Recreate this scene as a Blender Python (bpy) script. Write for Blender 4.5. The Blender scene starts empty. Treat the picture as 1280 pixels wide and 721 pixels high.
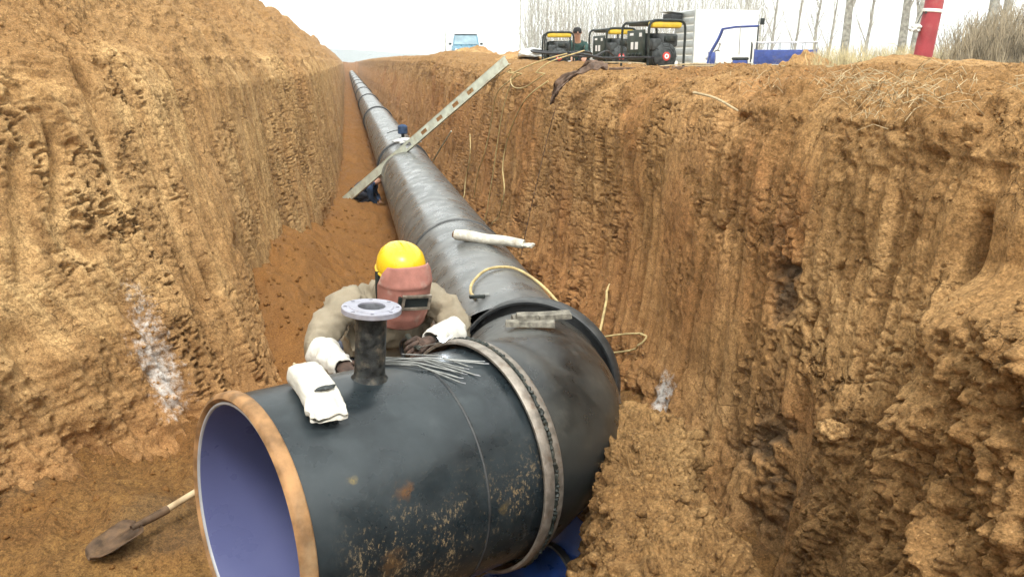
import bpy, bmesh, math, random
import numpy as np
from mathutils import Vector, Matrix

random.seed(7); RNG = np.random.default_rng(11)
S = bpy.context.scene
COL = S.collection
R = math.radians

# ------------------------------------------------------------------ camera
cam = bpy.data.cameras.new('camera'); camo = bpy.data.objects.new('camera', cam); COL.objects.link(camo)
cam.sensor_width = 36; cam.lens = 1005/1280*36; cam.clip_start = .05; cam.clip_end = 9000
camo.location = (0, 0, 0); camo.rotation_euler = (R(90-15.70), 0, R(-11.268))
S.camera = camo
# ------------------------------------------------------------------ sky, sun, exposure
SUN_AZ, SUN_EL = R(186), R(55)          # azimuth from +Y towards +X
w = bpy.data.worlds.new('World'); S.world = w; w.use_nodes = True
nt = w.node_tree; nt.nodes.clear()
sky = nt.nodes.new('ShaderNodeTexSky'); sky.sky_type = 'NISHITA'; sky.sun_disc = False
sky.sun_elevation = SUN_EL; sky.sun_rotation = SUN_AZ; sky.dust_density = 6; sky.air_density = 1.2; sky.altitude = 200
hs = nt.nodes.new('ShaderNodeHueSaturation'); hs.inputs['Saturation'].default_value = .12
mx = nt.nodes.new('ShaderNodeMix'); mx.data_type = 'RGBA'; mx.inputs['Factor'].default_value = .72
mx.inputs['B'].default_value = (11.6, 12.1, 11.7, 1)      # thin bright overcast
bg = nt.nodes.new('ShaderNodeBackground'); bg.inputs['Strength'].default_value = .12
wo = nt.nodes.new('ShaderNodeOutputWorld')
nt.links.new(sky.outputs[0], hs.inputs['Color']); nt.links.new(hs.outputs[0], mx.inputs['A'])
nt.links.new(mx.outputs['Result'], bg.inputs['Color']); nt.links.new(bg.outputs[0], wo.inputs['Surface'])
sl = bpy.data.lights.new('sun', 'SUN'); sl.energy = 1.8; sl.angle = R(14); sl.color = (1, .96, .9)
so = bpy.data.objects.new('sun', sl); COL.objects.link(so)
so.rotation_euler = (Matrix.Rotation(-SUN_AZ, 3, 'Z') @ Matrix.Rotation(-(math.pi/2-SUN_EL), 3, 'X')).to_euler()
S.view_settings.view_transform = 'Standard'; S.view_settings.look = 'None'
S.view_settings.exposure = .80; S.view_settings.gamma = 1
S.render.engine = 'CYCLES'; S.cycles.max_bounces = 6; S.cycles.diffuse_bounces = 3; S.cycles.glossy_bounces = 3; S.cycles.volume_bounces = 0; S.cycles.transmission_bounces = 4
S.cycles.use_adaptive_sampling = True; S.cycles.adaptive_threshold = .025; S.cycles.adaptive_min_samples = 20

# ------------------------------------------------------------------ numpy noise
def _h(ix, iy, iz, s):
    n = ix*np.uint32(374761393) + iy*np.uint32(668265263) + np.uint32((int(s)*974711) & 0xffffffff)
    if iz is not None: n = n + iz*np.uint32(2654435761)
    n = (n ^ (n >> np.uint32(13)))*np.uint32(1274126177)
    n = (n ^ (n >> np.uint32(15)))*np.uint32(2246822519)
    return ((n ^ (n >> np.uint32(16))) & np.uint32(0xffffff)).astype(np.float32)*np.float32(1/0xffffff)
def vnoise(x, y, z=0., s=0):
    flat = np.isscalar(z)
    x, y, z = np.broadcast_arrays(np.asarray(x, float), np.asarray(y, float)+(z*31.7 if flat else 0.), np.asarray(z, float))
    def sp(q):
        f = np.floor(q); t = (q-f).astype(np.float32); return (f.astype(np.int64) & 0xffffffff).astype(np.uint32), t*t*t*(t*(t*6-15)+10)
    ix, u = sp(x); iy, v = sp(y); o = np.uint32(1)
    def L(a, b, k): return a+(b-a)*k
    if flat:
        r = L(L(_h(ix, iy, None, s), _h(ix+o, iy, None, s), u), L(_h(ix, iy+o, None, s), _h(ix+o, iy+o, None, s), u), v)
    else:
        iz, t = sp(z)
        r = L(L(L(_h(ix, iy, iz, s), _h(ix+o, iy, iz, s), u), L(_h(ix, iy+o, iz, s), _h(ix+o, iy+o, iz, s), u), v),
              L(L(_h(ix, iy, iz+o, s), _h(ix+o, iy, iz+o, s), u), L(_h(ix, iy+o, iz+o, s), _h(ix+o, iy+o, iz+o, s), u), v), t)
    return r*2-1
def fbm(x, y, z=0., o=4, s=0, g=.5):
    a, r, f = 1., 0., 1.
    for i in range(o):
        r = r + a*vnoise(np.asarray(x)*f+i*17.3, np.asarray(y)*f+i*5.7, z*f, s+i); a *= g; f *= 2.03
    return r
def billow(x, y, z=0., o=3, s=0):
    a, r, f = 1., 0., 1.
    for i in range(o):
        r = r + a*(1-2*np.abs(vnoise(np.asarray(x)*f+i*9.1, np.asarray(y)*f, z*f, s+i))); a *= .5; f *= 2.1
    return r
def smooth(a, b, x):
    t = np.clip((np.asarray(x)-a)/(b-a), 0, 1); return t*t*(3-2*t)
def voro_edge(x, y, s=0):
    fx, fy = np.floor(x), np.floor(y); z = None
    ix, iy = (fx.astype(np.int64) & 0xffffffff).astype(np.uint32), (fy.astype(np.int64) & 0xffffffff).astype(np.uint32)
    d1 = np.full(x.shape, 9.); d2 = np.full(x.shape, 9.)
    for a in (-1, 0, 1):
        for b in (-1, 0, 1):
            jx = ix+np.uint32(a & 0xffffffff); jy = iy+np.uint32(b & 0xffffffff); px = fx+a+_h(jx, jy, z, s); py = fy+b+_h(jx, jy, z, s+5)
            d = np.hypot(px-x, py-y)
            d2 = np.where(d < d1, d1, np.minimum(d2, d)); d1 = np.minimum(d1, d)
    return d2-d1

# ------------------------------------------------------------------ materials
MATS = {}
class NT:
    def __init__(s, name):
        m = bpy.data.materials.new(name); m.use_nodes = True; s.m = m; s.t = m.node_tree; s.n = s.t.nodes
        s.b = s.n['Principled BSDF']; s.b.inputs['Specular IOR Level'].default_value = .3
        s.pos = s.new('ShaderNodeTexCoord').outputs['Object']
        MATS[name] = m
    def new(s, k): return s.n.new(k)
    def link(s, a, b): s.t.links.new(a, b)
    def geo(s): return s.new('ShaderNodeNewGeometry').outputs['Position']
    def noise(s, sc, det=5, rough=.55, vec=None, stretch=None, dist=0):
        n = s.new('ShaderNodeTexNoise'); n.inputs['Scale'].default_value = sc; n.inputs['Detail'].default_value = det
        n.inputs['Roughness'].default_value = rough; n.inputs['Distortion'].default_value = dist
        v = vec or s.pos
        if stretch:
            mp = s.new('ShaderNodeMapping'); mp.inputs['Scale'].default_value = stretch; s.link(v, mp.inputs['Vector']); v = mp.outputs[0]
        s.link(v, n.inputs['Vector']); return n.outputs['Fac']
    def attr(s, name):
        a = s.new('ShaderNodeAttribute'); a.attribute_name = name; return a.outputs['Fac']
    def ramp(s, fac, a, b, lo=0., hi=1.):
        r = s.new('ShaderNodeMapRange'); r.interpolation_type = 'SMOOTHSTEP'
        r.inputs['From Min'].default_value = a; r.inputs['From Max'].default_value = b
        r.inputs['To Min'].default_value = lo; r.inputs['To Max'].default_value = hi
        s.link(fac, r.inputs['Value']); return r.outputs[0]
    def mix(s, f, a, b, mode='MIX'):
        m = s.new('ShaderNodeMix'); m.data_type = 'RGBA'; m.blend_type = mode
        for k, v in (('Factor', f), ('A', a), ('B', b)):
            if isinstance(v, (int, float)): m.inputs[k].default_value = v
            elif isinstance(v, tuple): m.inputs[k].default_value = v+(1,) if len(v) == 3 else v
            else: s.link(v, m.inputs[k])
        return m.outputs['Result']
    def math(s, op, a, b=0.):
        m = s.new('ShaderNodeMath'); m.operation = op
        for i, v in enumerate((a, b)):
            if isinstance(v, (int, float)): m.inputs[i].default_value = v
            else: s.link(v, m.inputs[i])
        return m.outputs[0]
    def col(s, c):
        if isinstance(c, tuple): s.b.inputs['Base Color'].default_value = c+(1,)
        else: s.link(c, s.b.inputs['Base Color'])
    def rough(s, v):
        if isinstance(v, (int, float)): s.b.inputs['Roughness'].default_value = v
        else: s.link(v, s.b.inputs['Roughness'])
    def bump(s, h, strength=.5, dist=.01, prev=None):
        b = s.new('ShaderNodeBump'); b.inputs['Strength'].default_value = strength; b.inputs['Distance'].default_value = dist
        s.link(h, b.inputs['Height'])
        if prev: s.link(prev, b.inputs['Normal'])
        s.link(b.outputs[0], s.b.inputs['Normal']); return b.outputs[0]

def plain(name, c, rough=.6, metal=0., var=.18, sc=8, bump=.15, dirt=None):
    k = NT(name); f = k.noise(sc, 6)
    c2 = tuple(x*(1-var*1.6) for x in c); c1 = tuple(min(1, x*(1+var)) for x in c)
    out = k.mix(k.ramp(f, .3, .7), c2, c1)
    if dirt: out = k.mix(k.ramp(k.noise(sc*.7, 7, .65), .5, .72, 0, dirt[1]), out, dirt[0])
    k.col(out); k.rough(k.ramp(k.noise(sc*2), .2, .8, max(.05, rough-.12), min(1, rough+.12)))
    k.b.inputs['Metallic'].default_value = metal
    if bump: k.bump(k.noise(sc*9, 6), bump, .004)
    return k

def soil(name, pale, mid, dark, red, redf, crk=1.):
    k = NT(name); P = k.geo(); k.b.inputs['Specular IOR Level'].default_value = .12
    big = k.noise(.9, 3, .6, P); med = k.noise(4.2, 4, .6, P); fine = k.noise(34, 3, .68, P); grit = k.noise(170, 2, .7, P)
    strk = k.noise(1.0, 3, .6, P, (7., 7., .9))
    c = k.mix(k.ramp(big, .36, .62), mid, pale)
    c = k.mix(k.ramp(strk, .45, .7, 0, .55), c, tuple(x*1.12 for x in pale))
    c = k.mix(k.ramp(k.noise(.55, 4, .5, P), .5, .66, 0, redf), c, red)
    lo = k.attr('loose'); c = k.mix(k.math('MULTIPLY', lo, .72), c, dark)
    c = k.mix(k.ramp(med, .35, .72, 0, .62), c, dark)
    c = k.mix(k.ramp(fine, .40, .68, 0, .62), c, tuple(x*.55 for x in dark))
    c = k.mix(k.ramp(k.noise(75, 1, .5, P), .66, .78, 0, .45), c, tuple(min(1, x*1.35) for x in pale))
    dark_mask = k.attr('dark_patch'); c = k.mix(k.math('MULTIPLY', dark_mask, .75), c, (.075, .066, .05))
    redA = k.attr('redness'); c = k.mix(k.math('MULTIPLY', redA, .75), c, red)
    lime = k.math('MULTIPLY', k.attr('lime'), 1.0)
    lf = k.ramp(k.math('ADD', lime, k.math('MULTIPLY', k.math('SUBTRACT', k.noise(22, 4, .75, P), .5), 1.6)), .30, .9, 0, .75)
    c = k.mix(lf, c, (.74, .74, .72))
    gv = k.ramp(k.noise(95, 4, .78, P), .25, .75, .50, 1.38)
    gc = k.new('ShaderNodeCombineColor'); [k.link(gv, gc.inputs[q]) for q in range(3)]
    c = k.mix(k.math('SUBTRACT', 1., k.math('MULTIPLY', lf, .8)), c, k.mix(1., c, gc.outputs[0], 'MULTIPLY'))
    k.col(c); k.rough(.96)
    vo = k.new('ShaderNodeTexVoronoi'); vo.feature = 'DISTANCE_TO_EDGE'; vo.inputs['Scale'].default_value = 8.5
    wv = k.new('ShaderNodeTexNoise'); wv.inputs['Scale'].default_value = 9; wv.inputs['Detail'].default_value = 4; k.link(P, wv.inputs['Vector'])
    va = k.new('ShaderNodeVectorMath'); va.operation = 'MULTIPLY_ADD'; va.inputs[1].default_value = (.16, .16, .16); k.link(wv.outputs['Color'], va.inputs[0]); k.link(P, va.inputs[2])
    k.link(va.outputs[0], vo.inputs['Vector'])
    crack = k.math('MULTIPLY', k.ramp(vo.outputs['Distance'], .0, .035, -1, 0), k.ramp(k.noise(2.6, 3, .5, P), .50, .62, 0, crk))
    n1 = k.bump(crack, .9, .016)
    n2 = k.bump(fine, .45, .009, n1)
    n3 = k.bump(k.noise(72, 4, .75, P), .85, .011, n2)
    k.bump(grit, .6, .005, n3)
    return k.m
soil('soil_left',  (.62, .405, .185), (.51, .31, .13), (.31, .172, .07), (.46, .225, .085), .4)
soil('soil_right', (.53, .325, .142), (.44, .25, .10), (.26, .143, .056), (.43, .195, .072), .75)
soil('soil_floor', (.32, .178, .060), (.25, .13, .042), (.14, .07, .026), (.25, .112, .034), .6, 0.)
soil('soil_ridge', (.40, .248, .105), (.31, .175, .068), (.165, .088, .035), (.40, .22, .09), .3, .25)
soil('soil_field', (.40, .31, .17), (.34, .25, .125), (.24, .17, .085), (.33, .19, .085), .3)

def pipe_coat(name, base, dust, dustf, rough, spiral=None, mud=0., scr=.3):
    k = NT(name); k.b.inputs['Specular IOR Level'].default_value = .5
    f = k.noise(3.1, 7, .62); s2 = k.noise(2.2, 6, .6, None, (1, 9, 1))
    c = k.mix(k.ramp(f, .35, .7), base, tuple(x*1.7 for x in base))
    d = k.math('MULTIPLY', k.ramp(f, .36, .68), dustf)
    d = k.math('ADD', d, k.ramp(k.noise(11, 7, .7), .5, .75, 0, dustf*.8))
    nz = k.new('ShaderNodeSeparateXYZ'); k.link(k.new('ShaderNodeNewGeometry').outputs['Normal'], nz.inputs[0])
    d = k.math('MULTIPLY', d, k.ramp(nz.outputs['Z'], -.1, .8, .15, 1.))      # dust settles on upward faces
    c = k.mix(d, c, dust)
    sc = k.ramp(k.noise(7, 3, .5, None, (1, 1, 14)), .68, .74, 0, scr)
    c = k.mix(sc, c, tuple(min(1, x*1.3) for x in dust))
    if mud:
        ob = k.new('ShaderNodeSeparateXYZ'); k.link(k.pos, ob.inputs[0])
        region = k.math('MULTIPLY', k.ramp(ob.outputs['Z'], .30, .0), k.ramp(ob.outputs['X'], .10, .26))
        region = k.math('MULTIPLY', region, k.ramp(ob.outputs['Z'], -.5, -.3))
        sp = k.ramp(k.math('ADD', k.noise(75, 5, .78, None, (1, 1, .6)), k.math('MULTIPLY', k.ramp(k.noise(6, 4), .3, .7), .14)), .63, .74)
        sp = k.math('MULTIPLY', sp, k.math('MULTIPLY', region, mud))
        c = k.mix(sp, c, k.mix(k.noise(9), (.20, .12, .04), (.27, .23, .16)))
        for (q, rr, cc) in (((.405, -.42, .20), .038, (.20, .085, .02)), ((.225, -.377, .27), .02, (.25, .18, .05)), ((.33, -.462, -.03), .06, (.12, .065, .025)), ((.24, -.455, -.10), .05, (.17, .085, .025)), ((.82, -.46, .02), .03, (.14, .10, .04))):
            vd = k.new('ShaderNodeVectorMath'); vd.operation = 'DISTANCE'; vd.inputs[1].default_value = q; k.link(k.pos, vd.inputs[0])
            sf = k.ramp(k.math('ADD', vd.outputs['Value'], k.math('MULTIPLY', k.math('SUBTRACT', k.noise(30, 6, .75), .5), rr*4.)), rr*1.1, rr*.3)
            c = k.mix(k.math('MULTIPLY', sf, k.ramp(k.noise(60, 5, .8), .38, .6, .15, .85)), c, cc)
    k.col(c); k.rough(k.ramp(k.noise(6, 6), .3, .7, rough-.08, rough+.14))
    n = k.bump(k.noise(38, 6, .6), .035 if spiral else .12, .004)
    if spiral:
        ob = k.new('ShaderNodeSeparateXYZ'); k.link(k.pos, ob.inputs[0])
        ang = k.math('ARCTAN2', ob.outputs['X'], ob.outputs['Z'])
        ph = k.math('FRACT', k.math('ADD', k.math('MULTIPLY', ob.outputs['Y'], spiral), k.math('DIVIDE', ang, 2*math.pi)))
        k.bump(k.ramp(ph, .0, .05), .25, .004, n)
        c = k.mix(k.math('MULTIPLY', k.ramp(ph, .97, .99), .5), c, tuple(x*.5 for x in base)); k.col(c)
    return k.m
pipe_coat('coat_near', (.011, .016, .019), (.052, .063, .067), .42, .30, None, 1.0, .12)
pipe_coat('coat_elbow', (.009, .011, .0115), (.085, .082, .07), .5, .32, None, 0., .1)
pipe_coat('coat_main', (.066, .069, .068), (.16, .155, .145), .45, .29, 1.6, 0., .03)
pipe_coat('coat_band', (.016, .018, .02), (.12, .12, .11), .35, .5)
k = plain('rust_rim', (.34, .19, .085), .7, .15, .35, 9, .5, ((.40, .31, .19), .4)); 
k = plain('weld_steel', (.30, .265, .225), .45, .6, .2, 30, .6, ((.16, .09, .05), .55))
k = plain('bare_rust', (.23, .115, .05), .75, .2, .45, 18, .6, ((.10, .055, .03), .8))
k = plain('lining', (.095, .106, .225), .33, 0, .012, 3, .0); k.b.inputs['Specular IOR Level'].default_value = .5
plain('lining_edge', (.36, .37, .39), .4, 0, .1, 10, .05)
plain('flange_paint', (.30, .30, .35), .45, .1, .12, 22, .15, ((.25, .22, .2), .5))
plain('neck_coat', (.028, .03, .029), .55, .1, .5, 26, .8, ((.17, .14, .10), .6))
plain('bore_grey', (.16, .165, .18), .5, 0, .2, 20)
k = plain('packet_paper', (.60, .58, .51), .7, 0, .06, 14, .5, ((.40, .34, .25), .55)); k.bump(k.noise(26, 5, .6, None, (1, .6, 1), 1.5), .8, .008)
plain('rod_grey', (.26, .265, .25), .45, .3, .2, 30)
k = plain('white_roll', (.58, .56, .48), .7, 0, .1, 18, .3, ((.34, .27, .18), .7)); k.bump(k.noise(40, 4, .6), .8, .01)
plain('split_wood', (.20, .185, .15), .85, 0, .35, 30, .8, ((.12, .11, .09), .7))
plain('plank_paint', (.56, .60, .50), .55, .1, .12, 8, .2, ((.34, .27, .17), .75))
plain('cable_yellow', (.50, .39, .18), .6, 0, .2, 20, .1, ((.35, .25, .12), .6))
plain('cable_black', (.03, .03, .032), .6, 0, .3, 20)
plain('straw', (.47, .37, .22), .85, 0, .25, 20, .3)
plain('shovel_steel', (.12, .075, .045), .7, .35, .4, 14, .5, ((.20, .12, .06), .8))
plain('shovel_wood', (.46, .35, .21), .7, 0, .2, 12, .3, ((.28, .18, .09), .6))
k = plain('blue_plastic', (.022, .075, .32), .35, 0, .25, 8, .1, ((.12, .09, .06), .3)); k.b.inputs['Specular IOR Level'].default_value = .5
plain('tarp_brown', (.16, .105, .075), .8, 0, .35, 14, .6)
k = plain('arc', (.9, .95, 1.), .5, 0, 0, 5, 0); k.b.inputs['Emission Color'].default_value = (.85, .93, 1, 1); k.b.inputs['Emission Strength'].default_value = 14
# people
k = plain('helmet_yellow', (.72, .46, .012), .3, 0, .06, 9, .03, ((.34, .24, .07), .6)); k.b.inputs['Specular IOR Level'].default_value = .5
plain('mask_red', (.38, .165, .13), .8, 0, .14, 16, .3, ((.46, .33, .28), .85))
plain('mask_glass', (.02, .025, .025), .12, 0, .2, 10, 0)
plain('frame_metal', (.30, .26, .21), .45, .6, .3, 30)
k = plain('jacket', (.27, .23, .165), .92, 0, .12, 10, .7, ((.22, .175, .115), .6)); k.bump(k.noise(19, 3, .5, None, (1, 1, .7), .6), .55, .012)
k = plain('cuff_white', (.62, .60, .54), .9, 0, .06, 12, .5, ((.36, .31, .24), .55)); k.bump(k.noise(17, 4, .55, None, (1, 1, .5), 1.), .7, .012)
plain('glove', (.085, .055, .042), .85, 0, .35, 26, .6, ((.07, .05, .04), .7))
plain('trousers', (.05, .055, .075), .9, 0, .2, 14, .5)
plain('boot', (.03, .027, .024), .7, 0, .3, 20)
plain('skin', (.46, .26, .175), .55, 0, .1, 20, .1)
plain('hair', (.012, .011, .01), .6, 0, .3, 60, .6)
plain('coat_blue', (.035, .065, .13), .9, 0, .25, 14, .5)
plain('coat_green', (.035, .075, .065), .9, 0, .25, 14, .5)
# machines
plain('gen_black', (.022, .028, .025), .5, .1, .3, 16, .2, ((.10, .085, .06), .5))
plain('gen_panel', (.035, .05, .04), .45, .1, .25, 10, .1, ((.12, .10, .08), .4))
plain('gen_yellow', (.66, .47, .04), .45, 0, .12, 10, .1, ((.35, .25, .08), .4))
plain('gen_grey', (.06, .066, .066), .5, .4, .3, 20, .3)
plain('gen_red', (.60, .07, .06), .45, 0, .15, 10, .1)
plain('sticker_white', (.78, .78, .76), .5, 0, .06, 10, .05)
plain('trailer_white', (.82, .83, .81), .45, 0, .04, 3, .05, ((.6, .55, .47), .3))
plain('trailer_grey', (.36, .38, .38), .5, .2, .1, 5, .1, ((.25, .22, .18), .4))
plain('dark_inside', (.02, .022, .024), .8, 0, .2, 6)
plain('rubber', (.025, .025, .025), .85, 0, .25, 20, .3, ((.15, .11, .07), .6))
plain('steel_rim', (.35, .35, .36), .4, .6, .2, 12)
plain('trike_blue', (.045, .075, .27), .4, .1, .15, 8, .1, ((.22, .19, .17), .4))
k = plain('trike_glass', (.55, .62, .66), .1, 0, .1, 5, 0); k.b.inputs['Transmission Weight'].default_value = .8
plain('car_blue', (.12, .25, .33), .3, .2, .08, 3, 0, ((.3, .27, .22), .3))
k = plain('car_glass', (.20, .30, .35), .08, 0, .15, 3, 0); k.b.inputs['Specular IOR Level'].default_value = .8
plain('headlamp', (.8, .8, .78), .15, .2, .05, 6, 0)
plain('post_red', (.33, .05, .06), .5, 0, .15, 7, .15, ((.35, .17, .14), .5))
plain('post_white', (.75, .74, .70), .55, 0, .06, 10, .1, ((.5, .42, .34), .4))
plain('bag_pale', (.62, .64, .62), .6, 0, .1, 18, .4)
# plants
plain('bark_pale', (.34, .33, .29), .9, 0, .3, 9, .8, ((.13, .11, .09), .6))
plain('bark_sapling', (.46, .46, .41), .9, 0, .25, 9, .3)
plain('twig', (.40, .37, .32), .9, 0, .3, 9, 0)
plain('brush_twig', (.33, .275, .19), .9, 0, .4, 4, 0)
plain('dry_grass', (.52, .44, .25), .9, 0, .35, 3, 0)
plain('hill_far', (.24, .27, .27), .95, 0, .15, .02, 0)

# ------------------------------------------------------------------ object helpers
def tag(o, label=None, cat=None, group=None, kind=None):
    if label: o['label'] = label
    if cat: o['category'] = cat
    if group: o['group'] = group
    if kind: o['kind'] = kind
    return o
def empty(name, loc=(0, 0, 0), rz=0., rot=None):
    o = bpy.data.objects.new(name, None); COL.objects.link(o); o.location = loc; o.empty_display_size = .1
    o.rotation_euler = rot if rot else (0, 0, rz); return o
class MB:
    def __init__(s): s.v = []; s.f = []
    def add(s, v, f):
        n = len(s.v); s.v += [tuple(p) for p in v]; s.f += [tuple(i+n for i in q) for q in f]; return s
    def box(s, c, d, rot=None, bev=0.):
        x, y, z = (q/2 for q in d); M = rot or Matrix.Identity(3); c = Vector(c)
        if bev <= 0:
            v = [c+M@Vector((a*x, b*y, e*z)) for e in (-1, 1) for a, b in ((-1, -1), (1, -1), (1, 1), (-1, 1))]
            return s.add(v, [(3, 2, 1, 0), (4, 5, 6, 7), (0, 1, 5, 4), (1, 2, 6, 5), (2, 3, 7, 6), (3, 0, 4, 7)])
        bm = bmesh.new(); bmesh.ops.create_cube(bm, size=1)
        for q in bm.verts: q.co = Vector((q.co.x*d[0], q.co.y*d[1], q.co.z*d[2]))
        bmesh.ops.bevel(bm, geom=bm.edges[:], offset=bev, segments=2, affect='EDGES', profile=.5)
        bm.verts.index_update()
        s.add([c+M@q.co for q in bm.verts], [[q.index for q in f.verts] for f in bm.faces]); bm.free(); return s
    def ring(s, pts_list, closed_ends=True):
        n = len(pts_list[0]); v = [p for r in pts_list for p in r]; f = []
        for i in range(len(pts_list)-1):
            for j in range(n): f.append((i*n+j, i*n+(j+1) % n, (i+1)*n+(j+1) % n, (i+1)*n+j))
        if closed_ends: f.append(tuple(range(n))[::-1]); f.append(tuple(range((len(pts_list)-1)*n, len(pts_list)*n)))
        return s.add(v, f)
    def tube(s, pts, r, n=8, ends=True):
        pts = [Vector(p) for p in pts]; rs = r if isinstance(r, (list, tuple)) else [r]*len(pts)
        t0 = (pts[1]-pts[0]).normalized(); up = Vector((0, 0, 1)) if abs(t0.z) < .9 else Vector((1, 0, 0))
        u = t0.cross(up).normalized(); rings = []
        for i, p in enumerate(pts):
            t = (pts[min(i+1, len(pts)-1)]-pts[max(i-1, 0)]).normalized()
            u = (u-t*u.dot(t)).normalized(); q = t.cross(u)
            rings.append([p+rs[i]*(math.cos(a)*u+math.sin(a)*q) for a in (2*math.pi*j/n for j in range(n))])
        return s.ring(rings, ends)
    def lathe(s, prof, n=32, M=None, cap=False):
        """prof: (radius, height) along local Z"""
        M = M or Matrix.Identity(4)
        rings = [[M@Vector((max(r, 1e-4)*math.cos(2*math.pi*j/n), max(r, 1e-4)*math.sin(2*math.pi*j/n), h)) for j in range(n)] for r, h in prof]
        return s.ring(rings, cap)
    def build(s, name, mat, parent=None, smooth_=True, flat_angle=None):
        me = bpy.data.meshes.new(name); me.from_pydata(s.v, [], s.f); me.update()
        if smooth_:
            me.shade_smooth(); me.set_sharp_from_angle(angle=R(flat_angle or 35))
        me.materials.append(MATS[mat]); o = bpy.data.objects.new(name, me); COL.objects.link(o)
        if parent: o.parent = parent
        return o
def crom(pts, n=8):
    P = [Vector(p) for p in pts]; P = [2*P[0]-P[1]]+P+[2*P[-1]-P[-2]]; out = []
    for i in range(1, len(P)-2):
        for k in range(n):
            t = k/n; a, b, c, d = P[i-1], P[i], P[i+1], P[i+2]
            out.append(.5*((2*b)+(c-a)*t+(2*a-5*b+4*c-d)*t*t+(3*b-a-3*c+d)*t**3))
    return out+[P[-2]]
def copy_tree(o, parent=None):
    c = o.copy(); COL.objects.link(c); c.parent = parent
    for ch in list(o.children): copy_tree(ch, c)
    return c
def frame(origin, axis, up=(0, 0, 1)):
    """matrix whose local Z is axis"""
    z = Vector(axis).normalized(); x = Vector(up).cross(z)
    if x.length < 1e-4: x = Vector((1, 0, 0))
    x.normalize(); y = z.cross(x); M = Matrix((x, y, z)).transposed().to_4x4(); M.translation = Vector(origin); return M
def grid_mesh(name, P, mat, attrs=None, kind=None, flip=False):
    nu, nv = P.shape[:2]; me = bpy.data.meshes.new(name)
    i = np.arange(nu*nv).reshape(nu, nv)
    q = np.stack([i[:-1, :-1], i[1:, :-1], i[1:, 1:], i[:-1, 1:]], -1).reshape(-1, 4)
    if flip: q = q[:, ::-1]
    me.vertices.add(nu*nv); me.vertices.foreach_set('co', P.reshape(-1).astype(np.float32))
    nf = len(q); me.loops.add(nf*4); me.loops.foreach_set('vertex_index', np.ascontiguousarray(q.reshape(-1)).astype(np.int32))
    me.polygons.add(nf); me.polygons.foreach_set('loop_start', np.arange(0, nf*4, 4, dtype=np.int32))
    me.update(calc_edges=True); me.shade_smooth()
    for k_, a in (attrs or {}).items():
        at = me.attributes.new(k_, 'FLOAT', 'POINT'); at.data.foreach_set('value', np.ascontiguousarray(np.broadcast_to(a, (nu, nv)).reshape(-1)).astype(np.float32))
    me.materials.append(MATS[mat]); o = bpy.data.objects.new(name, me); COL.objects.link(o)
    if kind: o['kind'] = kind
    return o
def normals(P):
    a = np.gradient(P, axis=0); b = np.gradient(P, axis=1); n = np.cross(a, b); return n/(np.linalg.norm(n, axis=-1, keepdims=True)+1e-12)
def steps(a, b, mn, k):
    out = [a]
    while out[-1] < b: out.append(out[-1]+max(mn, k*abs(out[-1])))
    return np.array(out)
CLOD_SITES = []   # (points, normals, weight)

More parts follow.
